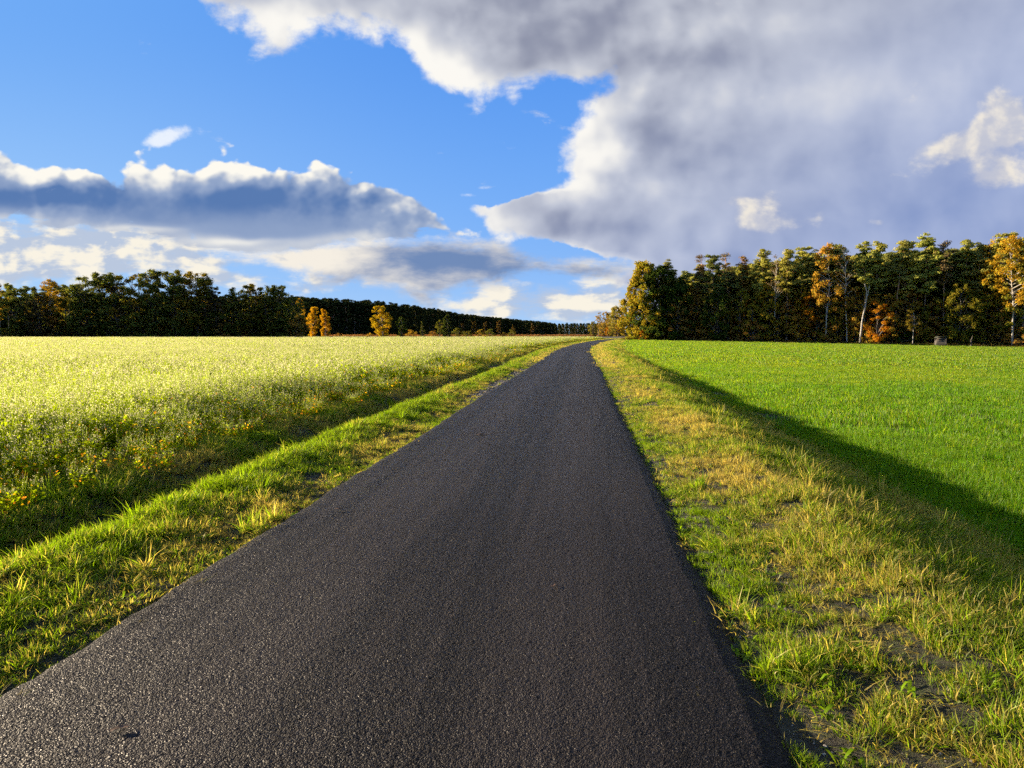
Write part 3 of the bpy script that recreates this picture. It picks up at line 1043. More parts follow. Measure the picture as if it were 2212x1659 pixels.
def crop_proto(name, seed, nplant, R, hmean, leaf, flow, nleaf, nflow, stemw, nbr=5):
    r_ = np.random.default_rng(seed)
    parts = []
    rr = R * np.sqrt(r_.random(nplant)); aa = r_.random(nplant) * 2 * PI
    bx = np.stack([rr * np.cos(aa), rr * np.sin(aa), np.zeros(nplant)], 1)
    hh = hmean * (0.75 + 0.4 * r_.random(nplant))
    top = bx + np.stack([r_.normal(0, 0.10, nplant), r_.normal(0, 0.10, nplant), hh], 1)
    v_, q = strips(bx, top, stemw, stemw * 0.5, r_)
    parts.append((v_, q, 1))
    # side branches
    pid = np.repeat(np.arange(nplant), nbr)
    tb = 0.3 + 0.5 * r_.random(len(pid))
    p0 = bx[pid] * (1 - tb[:, None]) + top[pid] * tb[:, None]
    out_ = rand_dirs(r_, len(pid)); out_[:, 2] = np.abs(out_[:, 2]) + 0.9
    out_ = unit(out_)
    ln = (hh[pid] * (1.02 - tb)) * (0.5 + 0.6 * r_.random(len(pid)))
    p1 = p0 + out_ * ln[:, None]
    v_, q = strips(p0, p1, stemw * 0.6, stemw * 0.35, r_)
    parts.append((v_, q, 1))
    # leaves, low and middle
    k = nplant * nleaf
    pid2 = np.repeat(np.arange(nplant), nleaf)
    tl = 0.06 + 0.70 * r_.random(k) ** 1.2
    c = bx[pid2] * (1 - tl[:, None]) + top[pid2] * tl[:, None]
    dd = rand_dirs(r_, k); dd[:, 2] = dd[:, 2] * 0.6 + 0.15; dd = unit(dd)
    L_ = leaf * (0.5 + r_.random(k)) * (1.15 - 0.75 * tl)
    c = c + dd * L_[:, None] * 0.9
    side = unit(np.cross(dd, rand_dirs(r_, k)))
    v_, q = quads_at(c, dd, side, L_ * 1.25, L_ * 0.72)
    parts.append((v_, q, 0))
    # flowers: on the upper part of the branches
    k = nplant * nflow
    e_ = np.concatenate([p1, top]); s_ = np.concatenate([p0, bx + (top - bx) * 0.6])
    pk = r_.integers(0, len(e_), k)
    tf_ = 0.35 + 0.65 * r_.random(k) ** 0.6
    c = s_[pk] * (1 - tf_[:, None]) + e_[pk] * tf_[:, None] + r_.normal(0, flow * 0.7, (k, 3))
    nr_ = rand_dirs(r_, k)
    a, b = frame_from(r_, nr_)
    sz = flow * (0.7 + 0.6 * r_.random(k))
    v_, q = quads_at(c, a, b, sz, sz * 0.8)
    parts.append((v_, q, 2))
    V_, Q_, M_ = combine(parts)
    me = mesh(name, V_, Q_, [CLEAF, CSTEM, CFLOW])
    me.polygons.foreach_set('material_index', M_.astype(np.int32))
    return proto(name, me)


FP = [crop_proto("crop_near", 100 + i, 7, 0.24, 0.68, 0.085, 0.017, 13, 15, 0.0024) for i in range(4)]
FP += [crop_proto("crop_mid", 110 + i, 16, 0.55, 0.70, 0.10, 0.024, 12, 12, 0.004, nbr=5) for i in range(3)]
FP += [crop_proto("crop_far", 120 + i, 30, 1.3, 0.74, 0.15, 0.044, 11, 8, 0.009, nbr=4) for i in range(3)]


def crop_band(n, r0, r1, lo, hi):
    x, y = wedge_points(rng, n, r0, r1, -44, 14)
    lat = lateral(x, y)
    e = -lat - RW
    edge = 2.45 + (fbm(x * 0.5, y * 0.5, 81) - 0.5) * 0.6
    k = (e > edge) & (y < 232 - 0.0 * x) & ((y < 214) | (x > -70)) & (rng.random(len(x)) < 0.42 + 0.58 * sstep(e, 2.5, 5.4))
    x, y, lat, e = x[k], y[k], lat[k], e[k]
    nz = fbm(x * 0.35, y * 0.35, 91); nz2 = fbm(x * 1.5, y * 1.5, 92)
    s_ = (0.78 + 0.28 * nz + 0.16 * rng.random(len(x))) * (0.42 + 0.58 * sstep(e, 2.3, 5.2))
    sc = np.stack([s_ * 0.95, s_ * 0.95, s_], 1)
    tint = np.clip(0.35 + 0.6 * sstep(e, 5.4, 2.4) + (nz2 - 0.5) * 0.5, 0, 1)
    return finish(x, y, lat, sc, tint, rng, 0.07) + (rng.integers(lo, hi, len(x)),)


fb = [crop_band(4200, 4, 19, 0, 4), crop_band(8000, 18, 62, 4, 7), crop_band(24000, 58, 240, 7, 10)]
Pf, Rf, Sf, Tf, If = cat_(fb)
scatter("flower_field", FP, Pf, Rf, Sf, Tf, "tall white flowering catch crop covering the field left of the road", "flower field", If)
# ------------------------------------------------------------------ tree materials
def crown_material(name, tf=0.40, gain=1.6, var=(0.65, 1.35), instanced=False, hue=0.25):
    mt, t, out = material(name)
    if instanced:
        tint = t.attr('tint', 'INSTANCER')
        c0 = t.mix(tint, (0.022, 0.034, 0.012), (0.060, 0.062, 0.018))
    else:
        c0 = E(t, t.new('ShaderNodeObjectInfo').outputs['Color'])
    isl = E(t, t.new('ShaderNodeNewGeometry').outputs['Random Per Island'])
    r2 = t.m('FRACT', isl * 31.1)
    val = t.m('MULTIPLY_ADD', isl, var[1] - var[0], var[0])
    c = t.mix(1.0, c0, t.comb(val * t.m('MULTIPLY_ADD', r2, hue * 2, 1 - hue), val, val), 'MULTIPLY')
    tc = t.mix(1.0, c, (gain, gain * 0.95, gain * 0.5), 'MULTIPLY')
    d = t.new('ShaderNodeBsdfDiffuse'); t.put(d.inputs[0], c)
    tr = t.new('ShaderNodeBsdfTranslucent'); t.put(tr.inputs[0], tc)
    mx = t.new('ShaderNodeMixShader'); mx.inputs[0].default_value = tf
    t.l.new(d.outputs[0], mx.inputs[1]); t.l.new(tr.outputs[0], mx.inputs[2])
    t.l.new(mx.outputs[0], out.inputs[0])
    return mt


LEAF = crown_material("broad_leaves")
NEEDLE = crown_material("pine_needles", 0.30, 1.4, (0.65, 1.35), hue=0.12)
FARNEEDLE = crown_material("far_needles", 0.1, 1.0, (0.6, 1.4), True)


def bark_material(name, kind):
    mt, t, out = material(name)
    tc = t.new('ShaderNodeTexCoord')
    p = E(t, tc.outputs['Object'])
    x, y, z = t.sep(p)
    if kind == 'birch':
        n_ = t.noise(t.v('MULTIPLY', p, (3.0, 3.0, 9.0)), 0.9, 4, 0.7)
        c = t.mix(t.ss(n_, 0.56, 0.62), (0.30, 0.28, 0.25), (0.04, 0.035, 0.03))
        c = t.mix(t.ss(z, 1.5, 0.2) * 0.7, c, (0.06, 0.05, 0.045))  # shade on the lower stem, mixed into the bark colour
    elif kind == 'pine':
        n_ = t.noise(t.v('MULTIPLY', p, (6.0, 6.0, 1.5)), 1.5, 4, 0.65)
        lo = t.mix(n_, (0.07, 0.055, 0.045), (0.20, 0.165, 0.135))
        hi = t.mix(n_, (0.26, 0.13, 0.065), (0.46, 0.27, 0.14))
        c = t.mix(t.ss(z, 6.0, 14.0), lo, hi)
    else:
        n_ = t.noise(t.v('MULTIPLY', p, (5.0, 5.0, 1.5)), 1.5, 4, 0.65)
        c = t.mix(n_, (0.035, 0.028, 0.022), (0.13, 0.11, 0.09))
    principled(t, out, Base_Color=c, Roughness=0.9, Normal=bump(t, n_, 0.6, 0.05))
    return mt


BIRCH = bark_material("birch_bark", 'birch')
PINEB = bark_material("pine_bark", 'pine')
BARK = bark_material("grey_bark", 'oak')


# ------------------------------------------------------------------ tree meshes
class TB:
    """collects tubes (trunk, limbs) and leaf quads"""
    def __init__(self):
        self.tv, self.tq, self.to = [], [], 0
        self.cv, self.cq, self.co = [], [], 0

    def tube(self, path, radii, k=6):
        path = np.asarray(path, float); n = len(path)
        tg = np.gradient(path, axis=0); tg = unit(tg)
        ref = np.array([0.31, 0.95, 0.05]) if abs(tg[0, 2]) > 0.6 else np.array([0.0, 0.1, 1.0])
        a = unit(np.cross(tg, ref)); b = np.cross(tg, a)
        th = np.arange(k) * 2 * PI / k
        r = np.asarray(radii, float)[:, None, None]
        ringv = path[:, None, :] + r * (np.cos(th)[None, :, None] * a[:, None, :] + np.sin(th)[None, :, None] * b[:, None, :])
        i0 = np.arange(n - 1)[:, None] * k; j = np.arange(k)[None, :]; j1 = (j + 1) % k
        q = np.stack([i0 + j, i0 + j1, i0 + k + j1, i0 + k + j], -1).reshape(-1, 4)
        self.tv.append(ringv.reshape(-1, 3)); self.tq.append(q + self.to); self.to += n * k

    def cards(self, c, tdir, bdir, ln, wd):
        v_, q = quads_at(c, tdir, bdir, ln, wd)
        self.cv.append(v_); self.cq.append(q + self.co); self.co += len(v_)

    def blob(self, r_, centre, rad, n, size, droop=0.0, shell=0.55):
        """a clump of leaves in an ellipsoid, denser near the outside"""
        d_ = rand_dirs(r_, n)
        rr = (shell + (1 - shell) * r_.random(n)) * r_.random(n) ** 0.25
        c = np.asarray(centre) + d_ * rr[:, None] * np.asarray(rad)
        nr_ = unit(d_ + np.array([0, 0, 0.35]) + 0.75 * rand_dirs(r_, n))
        a, b = frame_from(r_, nr_)
        if droop:
            a = unit(a + np.array([0, 0, -droop])); b = unit(np.cross(nr_, a))
        s_ = size * (0.6 + 0.8 * r_.random(n))
        self.cards(c, a, b, s_ * (1.25 + droop * 0.5), s_ * 0.8)

    def meshes(self, name, bark, leaf):
        tm = mesh(name + "_trunk", np.concatenate(self.tv), np.concatenate(self.tq), [bark], True)
        cm = mesh(name + "_crown", np.concatenate(self.cv), np.concatenate(self.cq), [leaf]) if self.cv else None
        return tm, cm


def trunk_path(r_, h, lean=0.0, wob=0.25, n=9, az=None):
    t_ = np.linspace(0, 1, n)
    az = r_.random() * 2 * PI if az is None else az
    px = np.cos(az) * lean * h * t_ ** 1.2 + np.cumsum(r_.normal(0, wob / n ** .5, n)) * t_
    py = np.sin(az) * lean * h * t_ ** 1.2 + np.cumsum(r_.normal(0, wob / n ** .5, n)) * t_
    return np.stack([px, py, h * t_], 1), t_


def on_path(path, t):
    x = t * (len(path) - 1); i = int(min(x, len(path) - 2)); f = x - i
    return path[i] * (1 - f) + path[i + 1] * f


def make_pine(seed, h=24.0, base=0.58, wid=2.6, lean=0.02, nbr=26, sparse=1.0, az=None, pointed=0.0):
    r_ = np.random.default_rng(seed); T = TB()
    path, t_ = trunk_path(r_, h, lean, 0.5, az=az)
    T.tube(path, 0.19 * (h / 24) * (1.05 - 0.85 * t_), 7)
    for i in range(nbr):
        f = (i + r_.random()) / nbr
        tb = base + (0.985 - base) * f
        p0 = on_path(path, tb)
        prof = (0.55 + 0.9 * f) * (f < 0.35) + (1.0 - 0.72 * (f - 0.35) / 0.65 - pointed * 0.25 * f) * (f >= 0.35)
        ln = wid * max(prof, 0.22) * (0.6 + 0.65 * r_.random())
        a = r_.random() * 2 * PI
        up = 0.10 + 0.55 * f + r_.normal(0, 0.12)
        d_ = np.array([math.cos(a), math.sin(a), up]); d_ /= np.linalg.norm(d_)
        mid = p0 + d_ * ln * 0.55 + np.array([0, 0, -0.08 * ln]); end = p0 + d_ * ln
        T.tube([p0, mid, end], [0.065, 0.045, 0.02], 4)
        for q in range(3 if ln > 1.3 else 2):
            cc = p0 + (end - p0) * (0.52 + 0.24 * q) + r_.normal(0, 0.38, 3)
            R_ = 0.62 + 0.50 * r_.random()
            n = int(105 * sparse * (0.6 + 0.8 * r_.random()))
            dd = rand_dirs(r_, n); dd[:, 2] = np.abs(dd[:, 2]) * 0.8 - 0.12
            c = cc + dd * (R_ * (0.35 + 0.65 * r_.random(n)))[:, None] * np.array([1.15, 1.15, 1.0])
            nr_ = unit(dd + np.array([0, 0, 0.45]) + 0.7 * rand_dirs(r_, n))
            tdir, bd = frame_from(r_, nr_)
            tdir = unit(tdir + 0.5 * dd)
            T.cards(c, tdir, bd, 0.38 + 0.22 * r_.random(n), np.full(n, 0.19))
    for i in range(9):           # dead stubs on the bare stem
        tb = 0.22 + (base - 0.2) * r_.random()
        p0 = on_path(path, tb); a = r_.random() * 2 * PI
        e_ = p0 + np.array([math.cos(a), math.sin(a), -0.1 + 0.3 * r_.random()]) * (0.5 + 1.3 * r_.random())
        T.tube([p0, (p0 + e_) / 2, e_], [0.035, 0.025, 0.01], 3)
    return T


def make_broad(seed, h=18.0, base=0.12, rmax=4.5, nblob=60, cards=120, blob=1.25, size=0.30, lean=0.0, prof='oval', droop=0.0, trunk_r=0.28, stems=1, wob=0.4, limb=1.0, shell=0.5, flat=0.85, az=None):
    r_ = np.random.default_rng(seed); T = TB()
    paths = []
    for s_ in range(stems):
        p_, t_ = trunk_path(r_, h * (0.93 if s_ == 0 else 0.75 + 0.15 * r_.random()), lean + (0.06 if stems > 1 else 0) * (1 + r_.random()), wob, az=az if s_ == 0 else None)
        p_ = p_ + np.array([r_.normal(0, 0.5), r_.normal(0, 0.5), 0]) * (s_ > 0)
        T.tube(p_, trunk_r * (1.0 if s_ == 0 else 0.65) * (1.08 - 0.97 * t_), 7)
        paths.append(p_)
    for i in range(nblob):
        f = (i + r_.random()) / nblob
        if prof == 'oval':
            w_ = math.sin(PI * (0.10 + 0.86 * f)) ** 0.7
        elif prof == 'cone':
            w_ = 1.02 - 0.93 * f
        elif prof == 'egg':
            w_ = min(1.0, 0.55 + 1.6 * f) * (1.0 - 0.80 * max(0, f - 0.3) / 0.7) ** 0.8
        else:                   # 'dome'
            w_ = math.sqrt(max(0.02, 1 - (f * 0.98) ** 2.4))
        zc = h * (base + (0.97 - base) * f)
        pth = paths[r_.integers(0, len(paths))]
        a = r_.random() * 2 * PI
        rr = rmax * w_ * (0.25 + 0.75 * r_.random() ** 0.55) * (0.8 + 0.35 * r_.random())
        ax = on_path(pth, min(zc / pth[-1, 2], 1.0))
        c = np.array([ax[0] + math.cos(a) * rr, ax[1] + math.sin(a) * rr, zc + r_.normal(0, 0.3)])
        zb = max(0.06 * h, zc - rr * (0.75 if not droop else 0.3) - 0.3)
        p0 = on_path(pth, min(zb / pth[-1, 2], 0.98))
        md = (p0 + c) / 2 + np.array([0, 0, 0.12 * rr])
        lr = limb * (0.035 + 0.010 * rr)
        T.tube([p0, md, c], [lr * 1.6, lr, lr * 0.4], 4)
        B = blob * (0.65 + 0.6 * r_.random()) * (0.75 + 0.35 * w_)
        T.blob(r_, c, (B, B, B * flat), int(cards * (0.6 + 0.7 * r_.random())), size, droop, shell)
    return T


def make_bare(seed, h=12.0, fork=True):
    r_ = np.random.default_rng(seed); T = TB()
    path, t_ = trunk_path(r_, h, 0.02, 0.5)
    path[:, 0] += np.array([0, 0.05, 0.1, 0.2, 0.35, 0.55, 0.75, 0.55, 0.15]) * h / 12
    T.tube(path, 0.20 * (1.05 - 0.62 * t_), 7)
    if fork:
        p0 = on_path(path, 0.72)
        T.tube([p0, p0 + np.array([0.45, 0.1, 1.4]), p0 + np.array([0.75, 0.1, 3.0])], [0.10, 0.08, 0.05], 6)
        p0 = on_path(path, 0.6)
        T.tube([p0, p0 + np.array([-0.7, 0, 0.8])], [0.05, 0.02], 4)
    return T


def proto_set(name, fn, seeds, bark, leaf, **kw):
    return [fn(s_, **kw).meshes(name, bark, leaf) for s_ in seeds]


PR = {}
PR['pine'] = [make_pine(1, base=.50, wid=3.5, lean=.01, nbr=40).meshes("pine", PINEB, NEEDLE), make_pine(2, base=.54, wid=3.1, lean=.03, nbr=34).meshes("pine", PINEB, NEEDLE),
              make_pine(3, base=.46, wid=3.9, lean=.015, nbr=44).meshes("pine", PINEB, NEEDLE), make_pine(4, base=.58, wid=3.2, lean=.02, nbr=32).meshes("pine", PINEB, NEEDLE),
              make_pine(5, base=.52, wid=3.4, lean=.02, nbr=40, pointed=1).meshes("pine", PINEB, NEEDLE)]
PR['leanpine'] = [make_pine(8, base=.64, wid=2.2, lean=.17, az=0.1, nbr=20).meshes("leaning_pine", PINEB, NEEDLE)]
PR['thinpine'] = [make_pine(11, base=.60, wid=2.0, lean=.02, nbr=22, sparse=.40).meshes("thin_pine", PINEB, NEEDLE), make_pine(12, base=.5, wid=2.3, lean=.04, nbr=24, sparse=.34).meshes("thin_pine", PINEB, NEEDLE)]
PR['oak'] = [make_broad(21, 20, .04, 5.2, 135, 120, 1.2, .32, prof='dome', shell=.6).meshes("oak", BARK, LEAF), make_broad(22, 17, .06, 5.0, 80, 120, 1.3, .32, prof='oval', shell=.6).meshes("oak", BARK, LEAF)]
PR['larch'] = [make_broad(31, 22, .04, 4.9, 160, 105, 1.0, .28, prof='egg', droop=1.3, flat=1.25, trunk_r=.24).meshes("larch", BARK, LEAF)]
PR['birch'] = [make_broad(41, 23, .36, 3.3, 54, 95, 1.05, .26, prof='oval', droop=.7, trunk_r=.17, wob=.7).meshes("birch", BIRCH, LEAF), make_broad(42, 22, .45, 3.6, 46, 110, 1.1, .27, prof='egg', droop=.8, trunk_r=.16, wob=.6, lean=.04).meshes("birch", BIRCH, LEAF),
               make_broad(43, 20, .42, 2.6, 34, 46, 1.0, .24, prof='oval', droop=.4, trunk_r=.15, wob=.8, lean=.06).meshes("birch", BIRCH, LEAF)]
PR['sparsebirch'] = [make_broad(44, 22, .5, 2.6, 30, 20, 1.1, .22, prof='egg', trunk_r=.16, wob=.7, lean=.05, limb=1.1).meshes("sparse_birch", BIRCH, LEAF)]
PR['maple'] = [make_broad(51, 11, .10, 3.6, 44, 105, 1.05, .30, prof='dome', flat=.6).meshes("maple", BARK, LEAF), make_broad(52, 12, .22, 3.0, 34, 100, 1.0, .28, prof='oval', flat=.65).meshes("maple", BARK, LEAF)]
PR['alder'] = [make_broad(61, 20, .05, 4.2, 105, 105, 1.2, .30, prof='egg', stems=2, trunk_r=.20, shell=.3).meshes("alder", BARK, LEAF), make_broad(62, 19, .04, 4.4, 105, 105, 1.25, .30, prof='oval', stems=3, trunk_r=.18, shell=.3).meshes("alder", BARK, LEAF),
               make_broad(63, 21, .06, 4.0, 100, 105, 1.2, .30, prof='oval', stems=2, trunk_r=.20, shell=.3).meshes("alder", BARK, LEAF)]
PR['shrub'] = [make_broad(71, 4.2, .06, 2.2, 24, 62, .75, .26, prof='dome', trunk_r=.06, stems=3).meshes("shrub", BARK, LEAF), make_broad(72, 5.5, .05, 2.0, 26, 62, .8, .26, prof='oval', trunk_r=.07, stems=2).meshes("shrub", BARK, LEAF)]
PR['conifer'] = [make_broad(81, 9, .04, 2.4, 52, 80, .7, .26, prof='cone', flat=.5, trunk_r=.14).meshes("conifer", BARK, NEEDLE)]
PR['lightbirch'] = [make_broad(91, 11, .06, 2.7, 58, 90, .85, .27, prof='oval', droop=.4, trunk_r=.13).meshes("light_birch", BIRCH, LEAF), make_broad(92, 10, .05, 2.3, 48, 92, .8, .26, prof='egg', droop=.3, trunk_r=.12).meshes("light_birch", BIRCH, LEAF)]
PR['dead'] = [make_bare(95).meshes("dead_birch", BIRCH, LEAF)]
PH = dict(pine=24, leanpine=24, thinpine=24, oak=20, larch=22, birch=22, sparsebirch=22, maple=11.5, alder=20, shrub=4.8, conifer=9, lightbirch=10.5, dead=12)

DK = (0.030, 0.042, 0.012)      # crown colours
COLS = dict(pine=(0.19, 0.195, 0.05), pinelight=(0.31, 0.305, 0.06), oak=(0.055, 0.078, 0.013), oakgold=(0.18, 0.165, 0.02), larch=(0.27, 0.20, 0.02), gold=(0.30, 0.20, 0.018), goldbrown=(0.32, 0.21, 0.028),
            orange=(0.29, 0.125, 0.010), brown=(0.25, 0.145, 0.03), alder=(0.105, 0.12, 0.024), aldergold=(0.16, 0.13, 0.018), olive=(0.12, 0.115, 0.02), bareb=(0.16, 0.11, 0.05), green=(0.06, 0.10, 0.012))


def tree(kind, name, x, y, h, label, cat="tree", color='pine', group=None, variant=None, rz=None, wx=1.0, lean=(0, 0), sink=0.15):
    i = random.randrange(len(PR[kind])) if variant is None else variant
    tm, cm = PR[kind][i]
    s_ = h / PH[kind]
    z = float(terrain(np.array([x]), np.array([y]))[0])
    e = bpy.data.objects.new(name, None)
    COL.objects.link(e)
    e.location = (x, y, z - sink)
    e.rotation_euler = (lean[0], lean[1], random.random() * 2 * PI if rz is None else rz)
    e.scale = (s_ * wx, s_ * wx, s_)
    e.empty_display_size = 0.5
    tag(e, label, cat, group)
    a = bpy.data.objects.new("trunk", tm); COL.objects.link(a); a.parent = e
    c = None
    if cm:
        c = bpy.data.objects.new("crown", cm); COL.objects.link(c); c.parent = e
        k = COLS[color] if isinstance(color, str) else color
        v_ = 0.85 + 0.3 * random.random()
        c.color = (k[0] * v_ * (0.92 + 0.16 * random.random()), k[1] * v_, k[2] * v_, 1)
    return e
# ------------------------------------------------------------------ forest on the right, front trees one by one
def T(kind, name, px, top, label, color, Y=None, dY=0.0, cat="tree", **kw):
    """tree seen at picture column px with its top at picture row top; Y defaults to the forest edge"""
    if Y is None:
        Y = 186.0
        for _ in range(6):
            Y = float(forest_front(xat(px, Y))) + 1.0 + dY
    x = xat(px, Y)
    z = float(terrain(np.array([x]), np.array([Y]))[0])
    d = ray(px, top)
    h = CAMH + d[2] / d[1] * Y - z
    return tree(kind, name, x, Y, h + 0.15, label, cat, color, **kw)


T('larch', "larch_tree", 1386, 563, "golden drooping larch at the forest corner beside the road bend", 'larch', dY=0, wx=1.4)
T('oak', "oak_tree", 1458, 592, "second dark oak, right of the oak behind the golden larch", 'oak', dY=3, variant=0, wx=1.2, rz=1.0)
T('oak', "oak_tree", 1414, 574, "dark green oak right behind the golden larch, leafy down to the ground", 'oak', dY=1, variant=0, wx=1.35)
T('oak', "oak_tree", 1550, 602, "dense green oak among pines with a yellowish top", 'oak', dY=0, variant=1, wx=.9)
T('oak', "oak_tree", 2068, 590, "broad olive green oak between the wooden hide and the golden birches", 'oakgold', dY=1, variant=1, wx=.85)
T('maple', "maple_tree", 1893, 643, "bright orange maple standing right of the dead white birch", 'orange', dY=-1, variant=0, wx=.95)
T('maple', "maple_tree", 1655, 615, "tall yellow orange maple between two straight pines", 'gold', dY=2, variant=1, wx=.75)
T('maple', "maple_tree", 1625, 652, "yellow green young maple low at the forest edge", (0.24, 0.19, 0.02), dY=-.5, variant=0, wx=.7)
T('maple', "maple_tree", 1745, 632, "small orange maple left of the white stemmed golden birch", 'orange', dY=2, variant=1, wx=.8)
T('maple', "maple_tree", 1462, 645, "low russet brown maple right of the dark oak", 'brown', dY=-1, variant=0, wx=.8)
T('maple', "maple_tree", 1726, 622, "golden maple half hidden behind a thin pine stem", 'gold', dY=3, variant=1, wx=.8)
T('birch', "birch_tree", 2185, 516, "tall golden birch with long white trunk at the forest's right end", 'gold', dY=-1, variant=0, wx=1.15, rz=0.4)
T('birch', "birch_tree", 2120, 515, "pale golden birch leaning beside a pine, left of the tallest golden birch", 'gold', dY=4, variant=1)
T('birch', "birch_tree", 1782, 533, "golden brown birch with spotted white trunk in mid forest", 'goldbrown', dY=0, variant=0, wx=1.1)
T('birch', "birch_tree", 1812, 555, "orange tinted birch behind the golden brown one", (0.27, 0.14, 0.02), dY=6, variant=1)
T('birch', "birch_tree", 1970, 655, "small olive birch with white stem left of the hide", (0.17, 0.13, 0.02), dY=-1.5, variant=0, wx=1.25)
T('sparsebirch', "birch_tree", 1672, 548, "almost leafless birch with pale forked stem", 'bareb', dY=1, variant=0)
T('sparsebirch', "birch_tree", 1828, 528, "thin leafless birch with a tall white stem", 'bareb', dY=0.5, variant=0, rz=2.0)
T('dead', "dead_birch", 1856, 612, "broken white dead birch trunk with forked top", 'bareb', dY=-1.5, cat="dead tree", rz=0.2)
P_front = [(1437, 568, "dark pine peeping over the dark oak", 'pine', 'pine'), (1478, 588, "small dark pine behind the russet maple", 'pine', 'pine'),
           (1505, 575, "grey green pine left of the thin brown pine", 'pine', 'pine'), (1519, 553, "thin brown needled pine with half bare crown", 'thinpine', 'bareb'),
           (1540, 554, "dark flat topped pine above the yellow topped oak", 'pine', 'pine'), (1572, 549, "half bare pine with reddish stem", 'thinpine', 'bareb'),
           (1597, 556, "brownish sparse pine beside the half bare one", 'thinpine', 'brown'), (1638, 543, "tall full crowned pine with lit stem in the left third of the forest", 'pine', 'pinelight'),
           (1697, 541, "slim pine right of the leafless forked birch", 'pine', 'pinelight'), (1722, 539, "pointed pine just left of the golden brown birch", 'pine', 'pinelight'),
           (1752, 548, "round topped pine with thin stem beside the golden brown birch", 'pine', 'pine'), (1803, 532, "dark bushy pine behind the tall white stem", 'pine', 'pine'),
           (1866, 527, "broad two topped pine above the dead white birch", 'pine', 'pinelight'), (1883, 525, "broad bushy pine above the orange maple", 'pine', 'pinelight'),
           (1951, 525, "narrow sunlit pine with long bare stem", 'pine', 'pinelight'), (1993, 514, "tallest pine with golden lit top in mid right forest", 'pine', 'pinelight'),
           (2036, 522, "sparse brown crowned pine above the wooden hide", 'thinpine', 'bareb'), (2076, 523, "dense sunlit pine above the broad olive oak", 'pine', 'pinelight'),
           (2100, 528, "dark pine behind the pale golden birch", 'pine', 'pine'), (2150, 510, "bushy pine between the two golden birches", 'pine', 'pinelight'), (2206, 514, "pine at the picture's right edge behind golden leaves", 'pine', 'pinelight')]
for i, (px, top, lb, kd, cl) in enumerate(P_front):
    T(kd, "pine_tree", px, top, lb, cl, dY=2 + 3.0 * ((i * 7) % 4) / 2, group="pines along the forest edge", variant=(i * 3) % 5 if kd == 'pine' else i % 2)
T('leanpine', "pine_tree", 1925, 523, "leaning dark pine with slanting lit stem right of the orange maple", 'pine', dY=2, group="pines along the forest edge", rz=0.0)
T('leanpine', "pine_tree", 1590, 575, "leaning pine with slanting reddish stem", 'pine', dY=3, group="pines along the forest edge", rz=0.1)

# mid_storey: brownish gold broadleaf trees between the pine stems of the forest edge
for k in range(34):
    px = 1475 + 720 * (k + 0.2 + 0.6 * random.random()) / 34
    cl, lb = random.choice([('goldbrown', "brown gold broadleaf tree under the pine crowns of the forest edge"), ('brown', "russet broadleaf tree under the pine crowns of the forest edge"), ('oakgold', "olive broadleaf tree under the pine crowns of the forest edge"), ('goldbrown', "brown gold broadleaf tree under the pine crowns of the forest edge")])
    T(random.choice(['maple', 'maple', 'alder']), "broadleaf_tree", px, random.uniform(612, 660), lb, cl, dY=1.5 + 3 * random.random(), group="broadleaf trees under the pines", wx=1.0)

# rows deeper in the wood
n_in = 0
for k in range(600):
    px = 1425 + random.random() * 900
    dY = 7 + 62 * random.random()
    Y = 186.0
    for _ in range(5):
        Y = float(forest_front(xat(px, Y))) + dY
    x = xat(px, Y)
    if lateral([x], [Y])[0] < 9:
        continue
    top = np.interp(px, [1425, 1480, 1650, 1850, 2000, 2212, 2400], [604, 590, 562, 548, 540, 530, 522]) + abs(random.gauss(0, 9)) + 4
    n_in += 1
    if n_in > 190:
        break
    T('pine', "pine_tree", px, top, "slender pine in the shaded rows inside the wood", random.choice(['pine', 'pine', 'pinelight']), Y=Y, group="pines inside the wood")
# undergrowth shrubs along the edge
kinds = [("shrub", 'brown', "low russet bush in the shade of the forest edge"), ("shrub", 'oak', "low dark green bush in the shade of the forest edge"), ("shrub", 'goldbrown', "low yellowish bush in the shade of the forest edge")]
for k in range(78):
    px = 1405 + 830 * (k + random.random()) / 78
    kd, cl, lb = random.choice(kinds[:2] + [kinds[0], kinds[1], kinds[2]])
    dY = random.random() * 14 + (0.5 if k % 2 else 4)
    Y = 186.0
    for _ in range(5):
        Y = float(forest_front(xat(px, Y))) + dY
    x = xat(px, Y)
    if lateral([x], [Y])[0] < 8:
        continue
    tree(kd, "forest_shrub", x, Y, (3.2 + 4.0 * random.random()) * (0.9 + dY * 0.04), lb, "shrub", cl, group="bushes under the forest edge", wx=1.3)
# second layer of taller understorey that closes the wood
for k in range(80):
    px = 1440 + 800 * (k + random.random()) / 80
    Y = 186.0
    dY = 12 + 26 * random.random()
    for _ in range(5):
        Y = float(forest_front(xat(px, Y))) + dY
    x = xat(px, Y)
    if lateral([x], [Y])[0] < 9:
        continue
    tree('maple', "understorey_tree", x, Y, 8 + 5 * random.random(), "shaded young broadleaf tree inside the wood", "tree", random.choice(['oak', 'brown', 'oak', 'goldbrown']), group="young trees inside the wood", wx=1.2)

